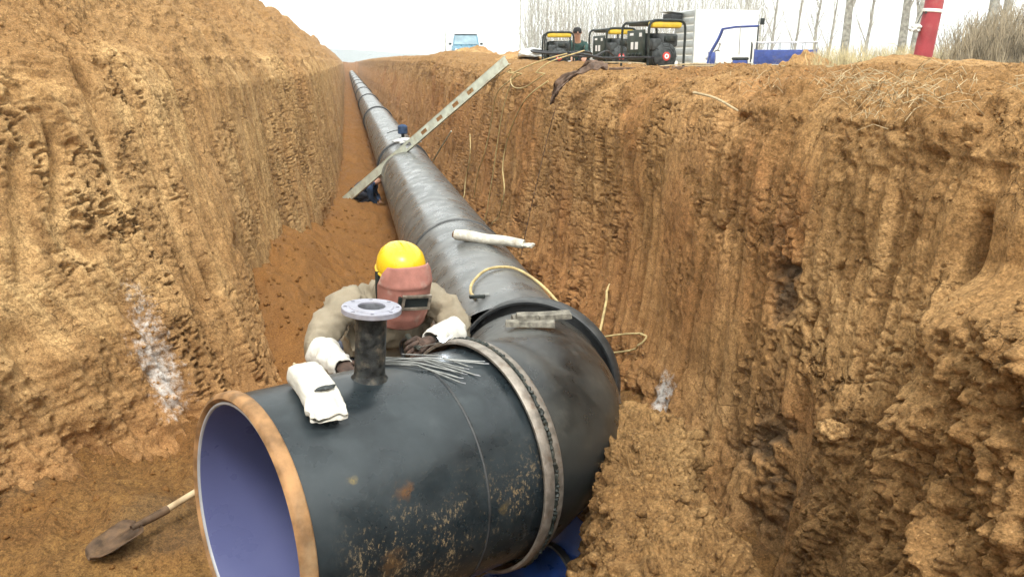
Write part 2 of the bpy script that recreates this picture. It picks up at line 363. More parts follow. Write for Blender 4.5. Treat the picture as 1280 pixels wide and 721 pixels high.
# ------------------------------------------------------------------ soil relief shared by both cut faces
def cut_face(h, z, dist, seed, groove=1., top=-.35, loosebias=0., gscale=1., rs=1.):
    """relief (towards the trench) and looseness of an excavated clay face; h runs along the face, z is height"""
    hw = h + .04*fbm(h*1.3, z*1.1, 0, 3, seed) + .018*vnoise(h*5, z*2.4, 0, seed+3)
    big = .04*fbm(h*.6, z*.7, 0, 3, seed+1)
    strip = vnoise(hw*6.2*gscale, z*.36, 0, seed+10) + .6*vnoise(hw*15*gscale, z*.5, 0, seed+11)
    area = fbm(h*1.0, z*1.2, 0, 3, seed+12)
    panel = smooth(-.05, .10, strip + .17 - loosebias + .55*area)
    near = np.clip(7./np.maximum(dist, 1e-3), 0., 1.)
    rough = .016*fbm(h*9, z*3.6, 0, 4, seed+20, .65) + (.010*billow(h*25, z*11, 0, 3, seed+21)+.007*vnoise(h*62, z*38, 0, seed+22))*near
    d = big + groove*(.020*panel + (.006*vnoise(hw*26, z*.45, 0, seed+13) + .012*vnoise(hw*12, z*.5, 0, seed+14))*(.35+.65*panel))
    ph = hw/.125 + 1.6*vnoise(h*.9, z*.12, 0, seed+15) + .5*vnoise(h*2.7, z*.3, 0, seed+16)
    tooth = np.abs(np.sin(np.pi*ph)); tm = smooth(-.35, .25, vnoise(h*1.3, z*.8, 0, seed+17)+.25)
    d = d - groove*tm*.034*(tooth-.55)*np.clip(22./np.maximum(dist, 1e-3), 0, 1)
    rough = rough*rs
    d = d + (1-panel)*(rough - .012) + panel*.0035*fbm(h*20, z*14, 0, 3, seed+30)
    # shrinkage cracks
    e = voro_edge(hw*5.4 + .45*vnoise(h*12, z*12, 0, seed+40)+.2*vnoise(h*31, z*31, 0, seed+43), z*3.6 + .45*vnoise(h*12, z*12, 3., seed+41)+.2*vnoise(h*31, z*31, 5., seed+43), seed+42)
    e2 = voro_edge(hw*12 + .5*vnoise(h*24, z*24, 0, seed+44), z*9, seed+45)
    cm = smooth(-.3, .3, fbm(h*.9, z*1.0, 0, 3, seed+46)); cb = smooth(-.2, .25, vnoise(h*3.3, z*3.3, 0, seed+47))
    crk = (1-smooth(.025, .11, e))*.065*cm*cb + (1-smooth(.03, .14, e2))*.018*cm*(1-cb)
    d = d - crk*(.45+.55*panel)*np.clip(10./np.maximum(dist, 1e-3), 0, 1)
    # deep vertical fissures
    fs = np.abs(vnoise(hw*2.1, z*.5, 0, seed+50)); fm = smooth(.25, .6, vnoise(h*1.7, z*1.3, 0, seed+51))
    d = d - .05*fm*(1-smooth(.0, .045, fs))
    # small ragged pull-outs where the bucket tore lumps away
    po = smooth(.36, .55, fbm(h*5.3, z*2.6, 0, 4, seed+55, .6)); d = d - rs*po*(.024-.014*billow(h*18, z*10, 0, 3, seed+56)*near)
    panel = panel*(1-po)
    # broken lumps near the top edge
    tz = smooth(top-.15, top+.2, z + .15*vnoise(h*2.2, 0, 0, seed+60))
    lumps = .035*fbm(h*3.2, z*4, 0, 4, seed+61, .6) + (.020*billow(h*11, z*11, 0, 4, seed+62)+.010*billow(h*33, z*33, 0, 2, seed+63)-.02)*(.4+.6*near)
    d = d*(1-tz) + lumps*tz
    loose = np.clip((1-panel)*.75 + tz*.7, 0, 1)
    return d, loose, panel

# ------------------------------------------------------------------ right bank
def interp_prof(prof, n_per):
    o = np.array([p[0] for p in prof], float); zz = np.array([p[1] for p in prof], float); t = np.concatenate([[0], np.cumsum(np.hypot(np.diff(o), np.diff(zz)))])
    ts = []
    for i, n in enumerate(n_per): ts.append(np.linspace(t[i], t[i+1], n, endpoint=False))
    ts = np.concatenate(ts+[[t[-1]]])
    ts_s = ts
    def sm(v):
        r = np.interp(ts_s, t, v)
        for _ in range(3): r[1:-1] = (r[:-2]+2*r[1:-1]+r[2:])/4
        return r
    return sm(o), sm(zz)
def right_bank():
    y = np.concatenate([np.linspace(-4, 1.1, 40), steps(1.15, 172, .0078, .0036)])
    prof = [(1.80, -2.75), (1.93, -2.2), (2.03, -1.1), (2.09, -.42), (2.17, -.17), (2.33, -.03), (2.65, .03), (3.3, .02), (4.6, -.03), (6.5, -.35)]
    o, z = interp_prof(prof, [40, 122, 84, 32, 24, 28, 30, 22, 10])
    Y = y[:, None]+0*o[None]; O = o[None]+0*Y; Z = z[None]+0*Y
    rim = np.interp(y, [-4, 1.5, 2.3, 2.9, 3.6, 4.6, 6, 8, 10, 13, 18, 23, 30, 50, 90, 170], [-.10, -.10, -.10, -.06, -.075, -.09, -.09, -.11, -.08, -.05, .08, .22, .18, .28, .33, .2])
    top = smooth(-1.0, -.1, Z); Z = Z + rim[:, None]*top*(1-smooth(3.4, 5.5, O))
    # the far part of the cut narrows towards the rim as it is battered back
    O = O + .25*smooth(10, 40, Y)*smooth(-2, 0, Z)
    P = np.stack([O, Y, Z], -1); N = normals(P); 
    if N[600, 60, 0] > 0: N = -N
    dist = np.hypot(Y, O)
    d, loose, panel = cut_face(Y, Z, dist, 100, 1., -.33, -.10, 1., .62)
    wall = 1-smooth(2.25, 2.6, O)
    # spoil surface on top of the rim
    g = .035*fbm(Y*1.4, O*1.4, 0, 4, 300)+.018*billow(Y*7, O*7, 0, 4, 301)+.010*billow(Y*24, O*24, 0, 2, 302)-.015
    d = d*wall + g*(1-wall)*(1-smooth(4, 6, O)*.7)
    loose = np.maximum(loose, (1-wall)*1.2)
    # hard features: bulging crumbled mass by the camera, two smooth bucket grooves, darkened hollow, undercut by the pipe
    bul = smooth(2.7, 1.95, Y+.12*vnoise(Z*3, Y*2, 0, 5))*smooth(-.45, -.85, Z+.2*vnoise(Y*2.2, Z*2, 0, 6))
    d = d + bul*(.36 + .105*fbm(Y*2.6, Z*2.2, 0, 5, 310, .6) + .03*billow(Y*9+.5*vnoise(Y*5, Z*5, 0, 3), Z*5.5, 0, 4, 311)+.020*billow(Y*23, Z*15, 0, 3, 312)) - panel*bul*.02
    loose = np.clip(loose+bul*.8, 0, 1)
    for yc, wd, z0, dep in ((2.42, .125, -1.15, .07), (3.12, .085, -1.5, .05), (1.98, .05, -1.5, .04)):
        m = np.exp(-((Y-yc-.03*vnoise(Z*2, 0, 0, 8))/wd)**4)*smooth(z0+.12, z0-.15, Z+.1*vnoise(Y*9, 0, 0, 9))
        flat = .0 + .004*vnoise(Y*30, Z*.8, 0, 320)
        d = d*(1-m*.92) + m*(flat-dep+.2*bul); loose = loose*(1-m)
    cl = np.exp(-((Y-2.78)/.16)**4)*smooth(-1.25, -1.5, Z)
    d = d + cl*(.05+.03*fbm(Y*9, Z*9, 0, 4, 330, .65)+.018*billow(Y*28, Z*28, 0, 3, 331)); loose = np.clip(loose+cl, 0, 1)
    dark_patch = np.exp(-((Y-3.5)/.16)**2-((Z+1.02)/.28)**2)*1.1 + np.exp(-((Y-3.30)/.32)**2-((Z+1.95)/.28)**2)*1.2  # two soft-edged patches of darker soil colour, also hollowed in below
    dark_patch = dark_patch*smooth(-.35, .25, fbm(Y*7, Z*7, 0, 4, 340)+.15)
    d = d - np.clip(dark_patch, 0, 1)*(.05+.04*billow(Y*12, Z*12, 0, 3, 341))
    for yc, zc, sy, sz, dp in ((2.36, -.62, .05, .2, .16), (4.35, -.28, .16, .05, .08), (5.6, -1.0, .1, .09, .06)):
        d = d - dp*np.exp(-((Y-yc)/sy)**2-((Z-zc+.05*vnoise(Y*9, Z*9))/sz)**2)
    # foot of the face runs out into loose soil
    foot = smooth(-1.75, -2.35, Z)*smooth(3.2, 4.2, Y)
    d = d + foot*(.09+.05*fbm(Y*3, Z*3, 0, 5, 350, .6)+.012*billow(Y*20, Z*20, 0, 3, 351)); loose = np.clip(loose+foot*.7, 0, 1)
    red = np.exp(-((Y-6.8)/2.6)**2)*smooth(-.7, -2., Z)*.8 + smooth(8, 14, Y)*.45*smooth(-.2, -.9, Z)
    lime = np.exp(-((Y-4.55)/.12)**2-((Z+2.08)/.17)**2)*.85
    P = P + N*d[..., None]
    ob = grid_mesh('trench_wall_right', P, 'soil_right', dict(loose=loose, dark_patch=np.clip(dark_patch, 0, 1), redness=np.clip(red, 0, 1), lime=lime), 'structure')
    globals()['RB'] = (y, P)
    CLOD_SITES.append(('right', P, normals(P), loose*(Y < 9)*(Y > 1.6)*(O < 3.2)))
    return ob, y, P
right_bank()

# ------------------------------------------------------------------ left bank with the spoil heap along its edge
def left_bank():
    path = np.array([(-3.0, -4), (-2.95, 0), (-2.85, 1.5), (-2.68, 2.8), (-2.42, 3.8), (-2.02, 4.6), (-1.5, 5.1), (-1.08, 5.45), (-.80, 5.85), (-.76, 6.4), (-.82, 7.4), (-.80, 9.2), (-.55, 11), (-.38, 13), (-.30, 16), (-.26, 24), (-.26, 60), (-.26, 175)], float)
    dn = []
    for i in range(len(path)-1): dn += [path[i]+(path[i+1]-path[i])*k_/24 for k_ in range(24)]
    dn = np.array(dn+[path[-1]])
    for _ in range(14): dn[1:-1] = (dn[:-2]+2*dn[1:-1]+dn[2:])/4
    s = np.concatenate([[0], np.cumsum(np.hypot(*np.diff(dn, axis=0).T))])
    t = [3.2]; 
    while t[-1] < s[-1]-.5:
        c_ = np.array([np.interp(t[-1], s, dn[:, 0]), np.interp(t[-1], s, dn[:, 1])]); t.append(t[-1]+max(.012, (.0036 if t[-1] > 8.3 else .009)*np.hypot(*c_)))
    t = np.concatenate([np.linspace(0, 3.15, 24), t])
    X0 = np.interp(t, s, dn[:, 0]); Y0 = np.interp(t, s, dn[:, 1])
    tx = np.gradient(X0, t); ty = np.gradient(Y0, t); ln = np.hypot(tx, ty); nx, ny = -ty/ln, tx/ln     # outward, away from the trench
    for _ in range(900): nx[1:-1] = (nx[:-2]+nx[1:-1]+nx[2:])/3; ny[1:-1] = (ny[:-2]+ny[1:-1]+ny[2:])/3
    prof = [(-.22, -2.75), (-.05, -2.3), (.12, -1.2), (.25, -.2), (.36, .05), (.72, .42), (1.2, .98), (1.58, 1.44), (1.95, 1.5), (3.0, .95), (6.5, -.5)]
    o, z = interp_prof(prof, [26, 112, 100, 28, 44, 52, 38, 14, 12, 6])
    O = o[None]+0*t[:, None]; Z = z[None]+0*O; T = t[:, None]+0*O
    # crest height varies along the heap
    Z = Z*(1-.13*smooth(12, 18, T)*(Z > .1)); Z = Z + smooth(.3, 1.6, O)*(.16*fbm(T*.35, 0, 0, 3, 400))[...]*(1-smooth(2.5, 5, O))
    # near face leans back a little more
    lean = (1-smooth(10, 13, T))*.20
    O = O + lean*(Z+2.3)*(O < 2.5)
    P = np.stack([X0[:, None]+nx[:, None]*O, Y0[:, None]+ny[:, None]*O, Z], -1); N = normals(P)
    i0 = len(t)//3
    if N[i0, 60]@np.array([nx[i0], ny[i0], 0]) > 0: N = -N
    dist = np.hypot(P[..., 0], P[..., 1])
    near_slant = (1-smooth(9.3, 10.6, T))                                   # bucket strokes run diagonally on the near face
    Ts = T + .45*(Z+1)*near_slant
    d, loose, panel = cut_face(Ts, Z, dist, 500, 1.1, .0, -.15, .8, .36)
    heap = smooth(.02, .25, Z)
    g = .09*fbm(T*1.1, O*1.4, 0, 5, 520, .6)+.02*billow(T*6, O*6, 0, 4, 521)+.016*billow(T*21, O*21, 0, 3, 522)*np.clip(8/dist, 0, 1)
    d = d*(1-heap)+g*heap; loose = np.maximum(loose, heap*1.35)
    # strokes of the bucket: smooth shallow channels
    for tc, wd, z0, z1, sl_, dep in ((9.15, .07, -.35, -1.35, .5, .05), (9.35, .06, -.5, -1.25, .5, .045), (9.62, .06, -.4, -1.0, .6, .045), (9.0, .08, -1.5, -2.4, -.35, .06), (9.75, .045, -1.62, -2.5, -.3, .05), (9.95, .05, -.05, -.9, .1, .05), (10.35, .06, .0, -1.5, .05, .04), (8.75, .09, -.2, -1.2, .5, .05)):
        cc = tc + sl_*(Z-z0)*.5
        m = np.exp(-((T-cc)/wd)**4)*smooth(z0+.1, z0-.1, Z)*smooth(z1-.1, z1+.15, Z)
        d = d*(1-.85*m) - m*dep + m*.003*vnoise(T*60, Z*1.2, 0, 530); loose = loose*(1-m)
    # horizontal break two thirds down the near face, loose soil below it
    brk = smooth(-1.62, -1.9, Z + .22*vnoise(T*1.3, 0, 0, 540)+.08*vnoise(T*5, 0, 0, 541))*(1-smooth(9.8, 10.2, T))
    d = d + brk*(.06+.05*fbm(T*2.5, Z*3, 0, 5, 542, .6)+.018*billow(T*9, Z*5, 0, 4, 543)+.013*billow(T*26, Z*17, 0, 3, 544)); loose = np.clip(loose+.8*brk, 0, 1)
    # hollows
    for tc, zc, st, sz, dp in ((10.46, -1.55, .05, .12, .13), (10.3, -1.62, .035, .12, .10), (9.3, .12, .2, .16, .10), (9.45, -1.15, .08, .1, .07), (9.95, -.1, .03, .18, .12), (9.55, -.45, .02, .12, .08)):
        d = d - dp*np.exp(-((T-tc)/st)**2-((Z-zc+.06*vnoise(T*7, Z*7))/sz)**2)
    # lime trickle down the face
    lc = 9.76 + .05*(Z+1.4)+.04*vnoise(Z*6, 0*Z, 0, 77)
    lime = np.exp(-((T-lc)/(.09+.08*smooth(-1.2, -1.9, Z)))**2)*smooth(-1.28, -1.42, Z)*smooth(-2.4, -2.2, Z)*.44 + np.exp(-((T-9.78)/.12)**2-((Z+1.95)/.25)**2)*.34
    dark_patch = 0*T
    red = smooth(-1.9, -2.4, Z)*.5+.2*smooth(10, 20, T)*smooth(0, -1., Z)
    P = P + N*d[..., None]
    grid_mesh('trench_wall_left', P, 'soil_left', dict(loose=loose, dark_patch=dark_patch, redness=red, lime=lime), 'structure')
    CLOD_SITES.append(('left', P, normals(P), np.maximum(np.maximum(brk, heap*.5), loose*.35)*(dist < 11)*(T > 8.5)))
left_bank()

# ------------------------------------------------------------------ trench floor
def left_edge(y): return np.interp(y, [-4, 0, 2.8, 3.8, 4.6, 5.1, 5.45, 5.85, 6.4, 7.4, 9.2, 11, 13, 16, 24, 170], [-3, -2.95, -2.68, -2.42, -2.02, -1.5, -1.08, -.8, -.76, -.82, -.8, -.55, -.38, -.3, -.26, -.26])
def floor_z(X, Y):
    e = left_edge(Y)
    z = -2.38 + .05*fbm(X*1.2, Y*1.2, 0, 3, 600)
    talus = smooth(.95, -.1, X-e)*smooth(6.0, 7.4, Y)
    z = z + talus*(.62+.12*vnoise(Y*.8, 0, 0, 601))*(1-.8*smooth(8.5, 12.5, Y))
    tal2 = smooth(.75, 0., X-e)*(1-smooth(5.0, 6.2, Y)); z = z + tal2*.10
    z = z - .16*np.exp(-((X-.5)/.55)**2-((Y-3.2)/.75)**2)                  # working pit under the joint
    z = z + smooth(1.55, 2.05, X)*smooth(4, 5.5, Y)*.18
    ramp = smooth(1.75, .55, Y); z = z + ramp*.62 + smooth(.5, -4, Y)*1.75   # bank the picture was taken from
    z = z + smooth(135, 170, Y)*2.3
    return z
def floor():
    x = np.linspace(-3.4, 2.45, 230); y = np.concatenate([np.linspace(-4, 1.3, 50), steps(1.33, 174, .018, .0062)])
    Y, X = np.meshgrid(y, x, indexing='ij'); Z = floor_z(X, Y); e = left_edge(Y)
    near = np.clip(7/np.maximum(Y, .1), 0, 1)
    Z = Z + .035*fbm(X*4, Y*4, 0, 5, 610, .62) + (.018*billow(X*7, Y*7, 0, 4, 611)+.012*billow(X*20, Y*20, 0, 3, 612))*near - .03*smooth(.25, .55, fbm(X*3.1, Y*3.1, 0, 3, 615))
    P = np.stack([X, Y, Z], -1)
    red = np.clip(smooth(4.6, 6.5, Y)*.85, 0, 1)*np.ones_like(X)
    grid_mesh('trench_floor', P, 'soil_floor', dict(loose=.4+0*X, dark_patch=.35*smooth(.3, .9, fbm(X*2, Y*2, 0, 3, 613)), redness=red, lime=0*X), 'structure', flip=True)
    N = normals(P); N *= np.sign(N[..., 2:3])
    CLOD_SITES.append(('floor', P, N, ((Y < 13)*(Y > 1.5)*(X > e-.1)*(.35+1.2*(smooth(.9, .0, X-e))))))
floor()

# ------------------------------------------------------------------ soil ridge left standing beside the joint
def ridge():
    n = 340; m = 370
    t = np.linspace(0, 1, n); s = np.linspace(-1, 1, m)
    cx = np.interp(t, [0, .35, .7, 1], [.72, .93, 1.14, 1.26]); cy = np.interp(t, [0, .35, .7, 1], [1.2, 2.1, 2.95, 3.42])
    # cross profile: foot, side, shoulder, top
    wd = np.interp(np.abs(s), [0, .34, .46, .6, 1.], [0, .17, .235, .26, .37]); hz = np.interp(np.abs(s), [0, .34, .46, .6, 1.], [.0, -.015, -.08, -.26, -1.05])
    for _ in range(8): wd[1:-1] = (wd[:-2]+2*wd[1:-1]+wd[2:])/4; hz[1:-1] = (hz[:-2]+2*hz[1:-1]+hz[2:])/4
    topz = np.interp(t, [0, .4, .75, .93, .97, 1.], [-1.42, -1.55, -1.57, -1.62, -1.8, -2.55])
    T, Sg = np.meshgrid(t, s, indexing='ij')
    ax = np.array([.31, .95]); sd = np.array([.95, -.31])
    wl = np.interp(np.abs(s), [0, .34, .46, .6, 1.], [0, .12, .165, .175, .17]); wdt = (np.where(s < 0, -wl, np.interp(np.abs(s), [0, .34, .46, .6, 1.], [0, .17, .225, .235, .22])))[None]*(1+.10*vnoise(T*6, Sg*0, 0, 700)+.05*vnoise(T*17, Sg*0, 0, 707))
    P = np.stack([cx[:, None]+sd[0]*wdt, cy[:, None]+sd[1]*wdt, topz[:, None]+hz[None]], -1)
    N = normals(P)
    if N[100, 150, 2] < 0: N = -N
    a, b, c_ = P[..., 0], P[..., 1], P[..., 2]
    d = .08*fbm(a*3.4, b*3.4, c_*3.4, 5, 701, .6)+.014*billow(a*12, b*12, c_*12, 3, 702)+.013*billow(a*30, b*30, c_*30, 3, 703)
    P = P + N*d[..., None]
    grid_mesh('soil_ridge', P, 'soil_ridge', dict(loose=.35+0*T, dark_patch=0*T, redness=0*T, lime=0*T), 'structure')
    CLOD_SITES.append(('ridge', P, N, 1.0+0*T))
ridge()

# ------------------------------------------------------------------ clods
def clods(name, mat, sites, count, rmin, rmax, power=2.2, red=0.):
    bm = bmesh.new(); bmesh.ops.create_icosphere(bm, subdivisions=1, radius=1); bm.verts.ensure_lookup_table()
    base = np.array([v.co[:] for v in bm.verts]); tri = np.array([[v.index for v in f.verts] for f in bm.faces]); bm.free()
    V, F = [], []; off = 0
    for key in sites:
        _, P, N, W = next(c for c in CLOD_SITES if c[0] == key)
        a = np.linalg.norm(np.cross(np.gradient(P, axis=0), np.gradient(P, axis=1)), axis=-1)
        p = (np.clip(W, 0, None)*a).reshape(-1); p /= p.sum()
        k_ = int(count/len(sites)); idx = RNG.choice(p.size, k_, p=p)
        pts = P.reshape(-1, 3)[idx]; nn = N.reshape(-1, 3)[idx]; nn = nn*np.sign(nn[:, 2:3]+1e-3)
        r = rmin*(rmax/rmin)**(RNG.random(k_)**power)
        for i in range(k_):
            q = RNG.normal(size=(3, 3)); q, _r = np.linalg.qr(q)
            b = base*(1+.28*RNG.normal(size=(len(base), 1)))*np.array([1., .8, .65]); 
            V.append(pts[i]+nn[i]*r[i]*.25+(b@q)*r[i]); F.append(tri+off); off += len(base)
    V = np.concatenate(V); F = np.concatenate(F)
    me = bpy.data.meshes.new(name); me.vertices.add(len(V)); me.vertices.foreach_set('co', V.reshape(-1).astype(np.float32))
    me.loops.add(F.size); me.loops.foreach_set('vertex_index', np.ascontiguousarray(F.reshape(-1)).astype(np.int32))
    me.polygons.add(len(F)); me.polygons.foreach_set('loop_start', np.arange(0, F.size, 3, dtype=np.int32)); me.update(calc_edges=True)
    at = me.attributes.new('loose', 'FLOAT', 'POINT'); at.data.foreach_set('value', np.repeat(RNG.random(len(V)//len(base)), len(base)).astype(np.float32)*.55)
    at = me.attributes.new('redness', 'FLOAT', 'POINT'); at.data.foreach_set('value', np.full(len(V), red, np.float32))
    me.materials.append(MATS[mat]); o = bpy.data.objects.new(name, me); COL.objects.link(o)
    return o
tag(clods('soil_crumbs', 'soil_floor', ['floor'], 5000, .003, .028, 3.4, .6), 'crumbled reddish soil scattered over the trench floor', 'soil crumbs', None, 'stuff')
tag(clods('soil_crumbs', 'soil_ridge', ['ridge'], 4200, .003, .038, 4.), 'crumbled ochre soil lying on the ridge beside the elbow', 'soil crumbs', None, 'stuff')
tag(clods('soil_crumbs', 'soil_left', ['left'], 7000, .003, .022, 3.2), 'crumbled pale soil on the left face and its heap', 'soil crumbs', None, 'stuff')
tag(clods('soil_crumbs', 'soil_right', ['right'], 8000, .003, .018, 2.8), 'crumbled brown soil clinging to the right face', 'soil crumbs', None, 'stuff')

# ------------------------------------------------------------------ ground, hills
def ground():
    xs = np.array(sorted(set([-900, -500, -200, -100, -50, -25, -12, -5.2]+[5.2, 6, 7, 8, 9, 10, 12, 14, 17, 20, 24, 28, 34, 40, 50, 65, 90, 130, 200, 400, 900]+[-2, 0, 2])))
    ys = np.array(sorted(set([-300, -60, -20, -4.2]+list(np.arange(0, 60, 2.))+[70, 85, 105, 130, 168, 200, 260, 400, 650, 1000])))
    v = []; idx = {}
    for i, x in enumerate(xs):
        for j, y in enumerate(ys):
            if x > 3: z = -.04-.72*float(smooth(5.6, 13, x))*float(smooth(4, 14, y))
            else: z = -.15
            z += .05*float(vnoise(x*.2, y*.2, 0, 800))*float(smooth(5.5, 9, abs(x)))
            if abs(x-5.2) < .01: z = -.12
            idx[i, j] = len(v); v.append((x, y, z))
    f = []
    for i in range(len(xs)-1):
        for j in range(len(ys)-1):
            if xs[i] >= -5.3 and xs[i+1] <= 5.3 and ys[j] >= -4.3 and ys[j+1] <= 168.5: continue
            f.append((idx[i, j], idx[i+1, j], idx[i+1, j+1], idx[i, j+1]))
    o = MB().add(v, f).build('ground', 'soil_field', None, True, 180); o['kind'] = 'structure'
    x = np.linspace(-850, 880, 120); yy = np.linspace(0, 1, 24)
    A, B = np.meshgrid(x, yy, indexing='ij'); H = (10+7*fbm(A*.0022, 0*A, 0, 4, 810))*np.sin(B*np.pi)**.8
    P = np.stack([A, 640+B*280+40*vnoise(A*.004, 0*A, 0, 811), H-2], -1); grid_mesh('hills', P, 'hill_far', {}, 'structure', flip=True)
ground()
def heap(name, loc, rx, ry, h, mat, seed):
    u = np.linspace(0, 1, 44); a = np.linspace(0, 2*np.pi, 90)
    U, A = np.meshgrid(u, a, indexing='ij'); wob = 1+.18*vnoise(np.cos(A)*2, np.sin(A)*2, 0, seed)
    X = U*np.cos(A)*rx*wob; Y = U*np.sin(A)*ry*wob; Z = h*(1-smooth(0, 1, U))-.12*smooth(.8, 1, U)
    Z = Z + h*(.22*fbm(X*2/rx, Y*2/rx, 0, 4, seed+1)+.12*billow(X*5/rx, Y*5/rx, 0, 3, seed+2))*(1-U**4)
    P = np.stack([X+loc[0], Y+loc[1], Z+loc[2]], -1)
    grid_mesh(name, P, mat, dict(loose=.4+0*U, dark_patch=0*U, redness=0*U, lime=0*U), 'structure', flip=False)
heap('soil_heap', (3.9, 26, .0), 1.5, 1.8, .42, 'soil_left', 900)
heap('soil_heap', (3.3, 15.6, -.05), .8, .9, .22, 'soil_left', 910)
heap('soil_heap', (8.5, 14.2, -.35), 1.0, .7, .45, 'soil_right', 920)
heap('soil_heap', (4.6, 13.6, -.08), .5, .5, .25, 'soil_left', 940)
heap('soil_heap', (3.95, 4.9, -.10), 1.1, .8, .13, 'soil_right', 930)
# ================================================================== pipes
AX = Matrix(((0, 0, 1), (1, 0, 0), (0, 1, 0))).to_4x4()          # lathe axis -> local X
AY = Matrix(((1, 0, 0), (0, 0, 1), (0, -1, 0))).to_4x4()         # lathe axis -> local Y
C1 = Vector((-.446, 2.635, -1.578)); C2 = Vector((.457, 3.14, -1.638)); NA = (C2-C1).normalized(); NL = (C2-C1).length
NB = NA.cross(Vector((0, 0, 1))).normalized(); NW = NB.cross(NA)
spool_rot = Matrix((NA, -NB, NW)).transposed()
spool = empty('flanged_pipe_piece', C1, rot=spool_rot.to_euler())
tag(spool, 'short black pipe piece with violet lined open mouth and a flanged outlet on top', 'pipe')
def on_spool(t, ang, r):   # world point: along the axis, angle from the crown towards the camera, radius
    return C1+NA*t+r*(math.cos(R(ang))*NW+math.sin(R(ang))*NB)
MB().lathe([(.462, .045), (.465, .06), (.466, .4), (.465, .72), (.466, 1.05), (.464, 1.15)], 128, AX).build('body', 'coat_near', spool, True, 60)
rim = MB().lathe([(.449, .012), (.455, .001), (.462, -.003), (.474, .003), (.481, .014), (.483, .045), (.479, .052), (.464, .056)], 128, AX).build('end_ring', 'rust_rim', spool, True, 50)
tag(rim, 'rust brown ring round the open mouth')
MB().lathe([(.449, .010), (.444, .006), (.438, .008), (.436, .016)], 128, AX).build('lining_edge', 'lining_edge', spool, True, 60)
tag(MB().lathe([(.436, .015), (.434, .05), (.434, .6), (.434, 1.11)], 128, AX).build('lining', 'lining', spool, True, 60), 'smooth violet blue lining inside the pipe')
pr = [(.4655, .742), (.4685, .744), (.4692, .748), (.4685, .752), (.4655, .754)]
MB().lathe(pr, 128, AX).build('weld_seam', 'coat_band', spool, True, 80)
# outlet neck, flange with drilled bolt holes
ob_ = spool_rot.inverted()@(on_spool(.505, 2, .44)-C1)
UP = (spool_rot.inverted()@Vector((.075, 0, 1)))
nM = frame(ob_, UP, (0, 1, 0))
neck = MB().lathe([(.075, .016), (.068, .026), (.060, .034), (.0575, .05), (.0575, .285), (.051, .285), (.051, .0)], 48, nM).build('outlet_neck', 'neck_coat', spool, True, 40)
MB().lathe([(.0505, .30), (.0505, .02), (.0, .02)], 48, nM).build('outlet_bore', 'bore_grey', spool)
def flange_obj():
    def tmp(mb): 
        o = mb.build('tmp', 'flange_paint', None, False); return o
    base = tmp(MB().lathe([(.051, .282), (.108, .282), (.110, .284), (.110, .301), (.108, .303), (.082, .303), (.080, .306), (.051, .306)], 72, nM))
    bm = bmesh.new(); bm.from_mesh(base.data)
    # close inner wall so that the solid is watertight
    bmesh.ops.bridge_loops(bm, edges=[e for e in bm.edges if e.is_boundary]); bmesh.ops.recalc_face_normals(bm, faces=bm.faces[:]); bm.to_mesh(base.data); bm.free()
    cut = MB()
    for i in range(8):
        a = 2*math.pi*(i+.35)/8; cut.lathe([(.0078, .26), (.0078, .33)], 14, nM@Matrix.Translation((.095*math.cos(a), .095*math.sin(a), 0)), True)
    co = tmp(cut); bm = bmesh.new(); bm.from_mesh(co.data); bmesh.ops.recalc_face_normals(bm, faces=bm.faces[:]); bm.to_mesh(co.data); bm.free()
    md = base.modifiers.new('b', 'BOOLEAN'); md.object = co; md.operation = 'DIFFERENCE'; md.solver = 'EXACT'
    bpy.context.view_layer.update(); dg = bpy.context.evaluated_depsgraph_get()
    me = bpy.data.meshes.new_from_object(base.evaluated_get(dg)); me.name = 'outlet_flange'
    bpy.data.objects.remove(base); bpy.data.objects.remove(co)
    me.shade_smooth(); me.set_sharp_from_angle(angle=R(30))
    o = bpy.data.objects.new('outlet_flange', me); COL.objects.link(o); o.parent = spool
    tag(o, 'pale grey flange with eight bolt holes'); return o
flange_obj()

# elbow ------------------------------------------------------------
CC = Vector((1.02, 4.38, -1.834)); ND = Vector((math.sin(R(30)), math.cos(R(30)), -.03)).normalized()
elbow = empty('pipe_elbow', C2); tag(elbow, 'black coated pipe elbow between the open piece and the long pipeline', 'pipe elbow')
def bez(t):
    p0 = C2+NA*.03; p3 = CC-ND*.0; p1 = p0+NA*.52; p2 = p3-ND*.48+Vector((0, 0, .03)); s = 1-t
    return p0*s**3+p1*3*s*s*t+p2*3*s*t*t+p3*t**3
def bezd(t): return (bez(min(1, t+.01))-bez(max(0, t-.01))).normalized()
rings = []; NS = 128; NR = 60
for i in range(NR+1):
    t = i/NR; p = bez(t); d = bezd(t); 
    if i == 0: d = NA
    if i == NR: d = ND
    b = d.cross(Vector((0, 0, 1))).normalized(); w_ = b.cross(d); r = float(np.interp(t, [0, .06, .12, .5, .86, .95, 1], [.482, .482, .466, .464, .452, .430, .415]))
    rings.append([p-C2+r*(1-.13*max(0, -math.cos(a))*math.sin(math.pi*min(1, t*1.1))**.7)*(math.cos(a)*w_+math.sin(a)*b) for a in (2*math.pi*j/NS for j in range(NS))])
MB().ring(rings, False).build('body', 'coat_elbow', elbow, True, 60)
EM = frame((0, 0, 0), NA)
bell = MB().lathe([(.490, .02), (.488, -.034), (.490, -.040), (.501, -.042), (.506, -.036), (.507, -.004), (.504, .006), (.490, .010)], 128, EM).build('bell_ring', 'weld_steel', elbow, True, 50)
tag(bell, 'bright ground steel ring at the joint being welded')
tag(MB().lathe([(.4875, -.036), (.486, .0), (.483, .05), (.4655, .07)], 128, EM).build('bell_inside', 'bare_rust', elbow, True, 60), 'rusty inner face of the joint ring')
bd = MB(); n_ = 420
prev = []
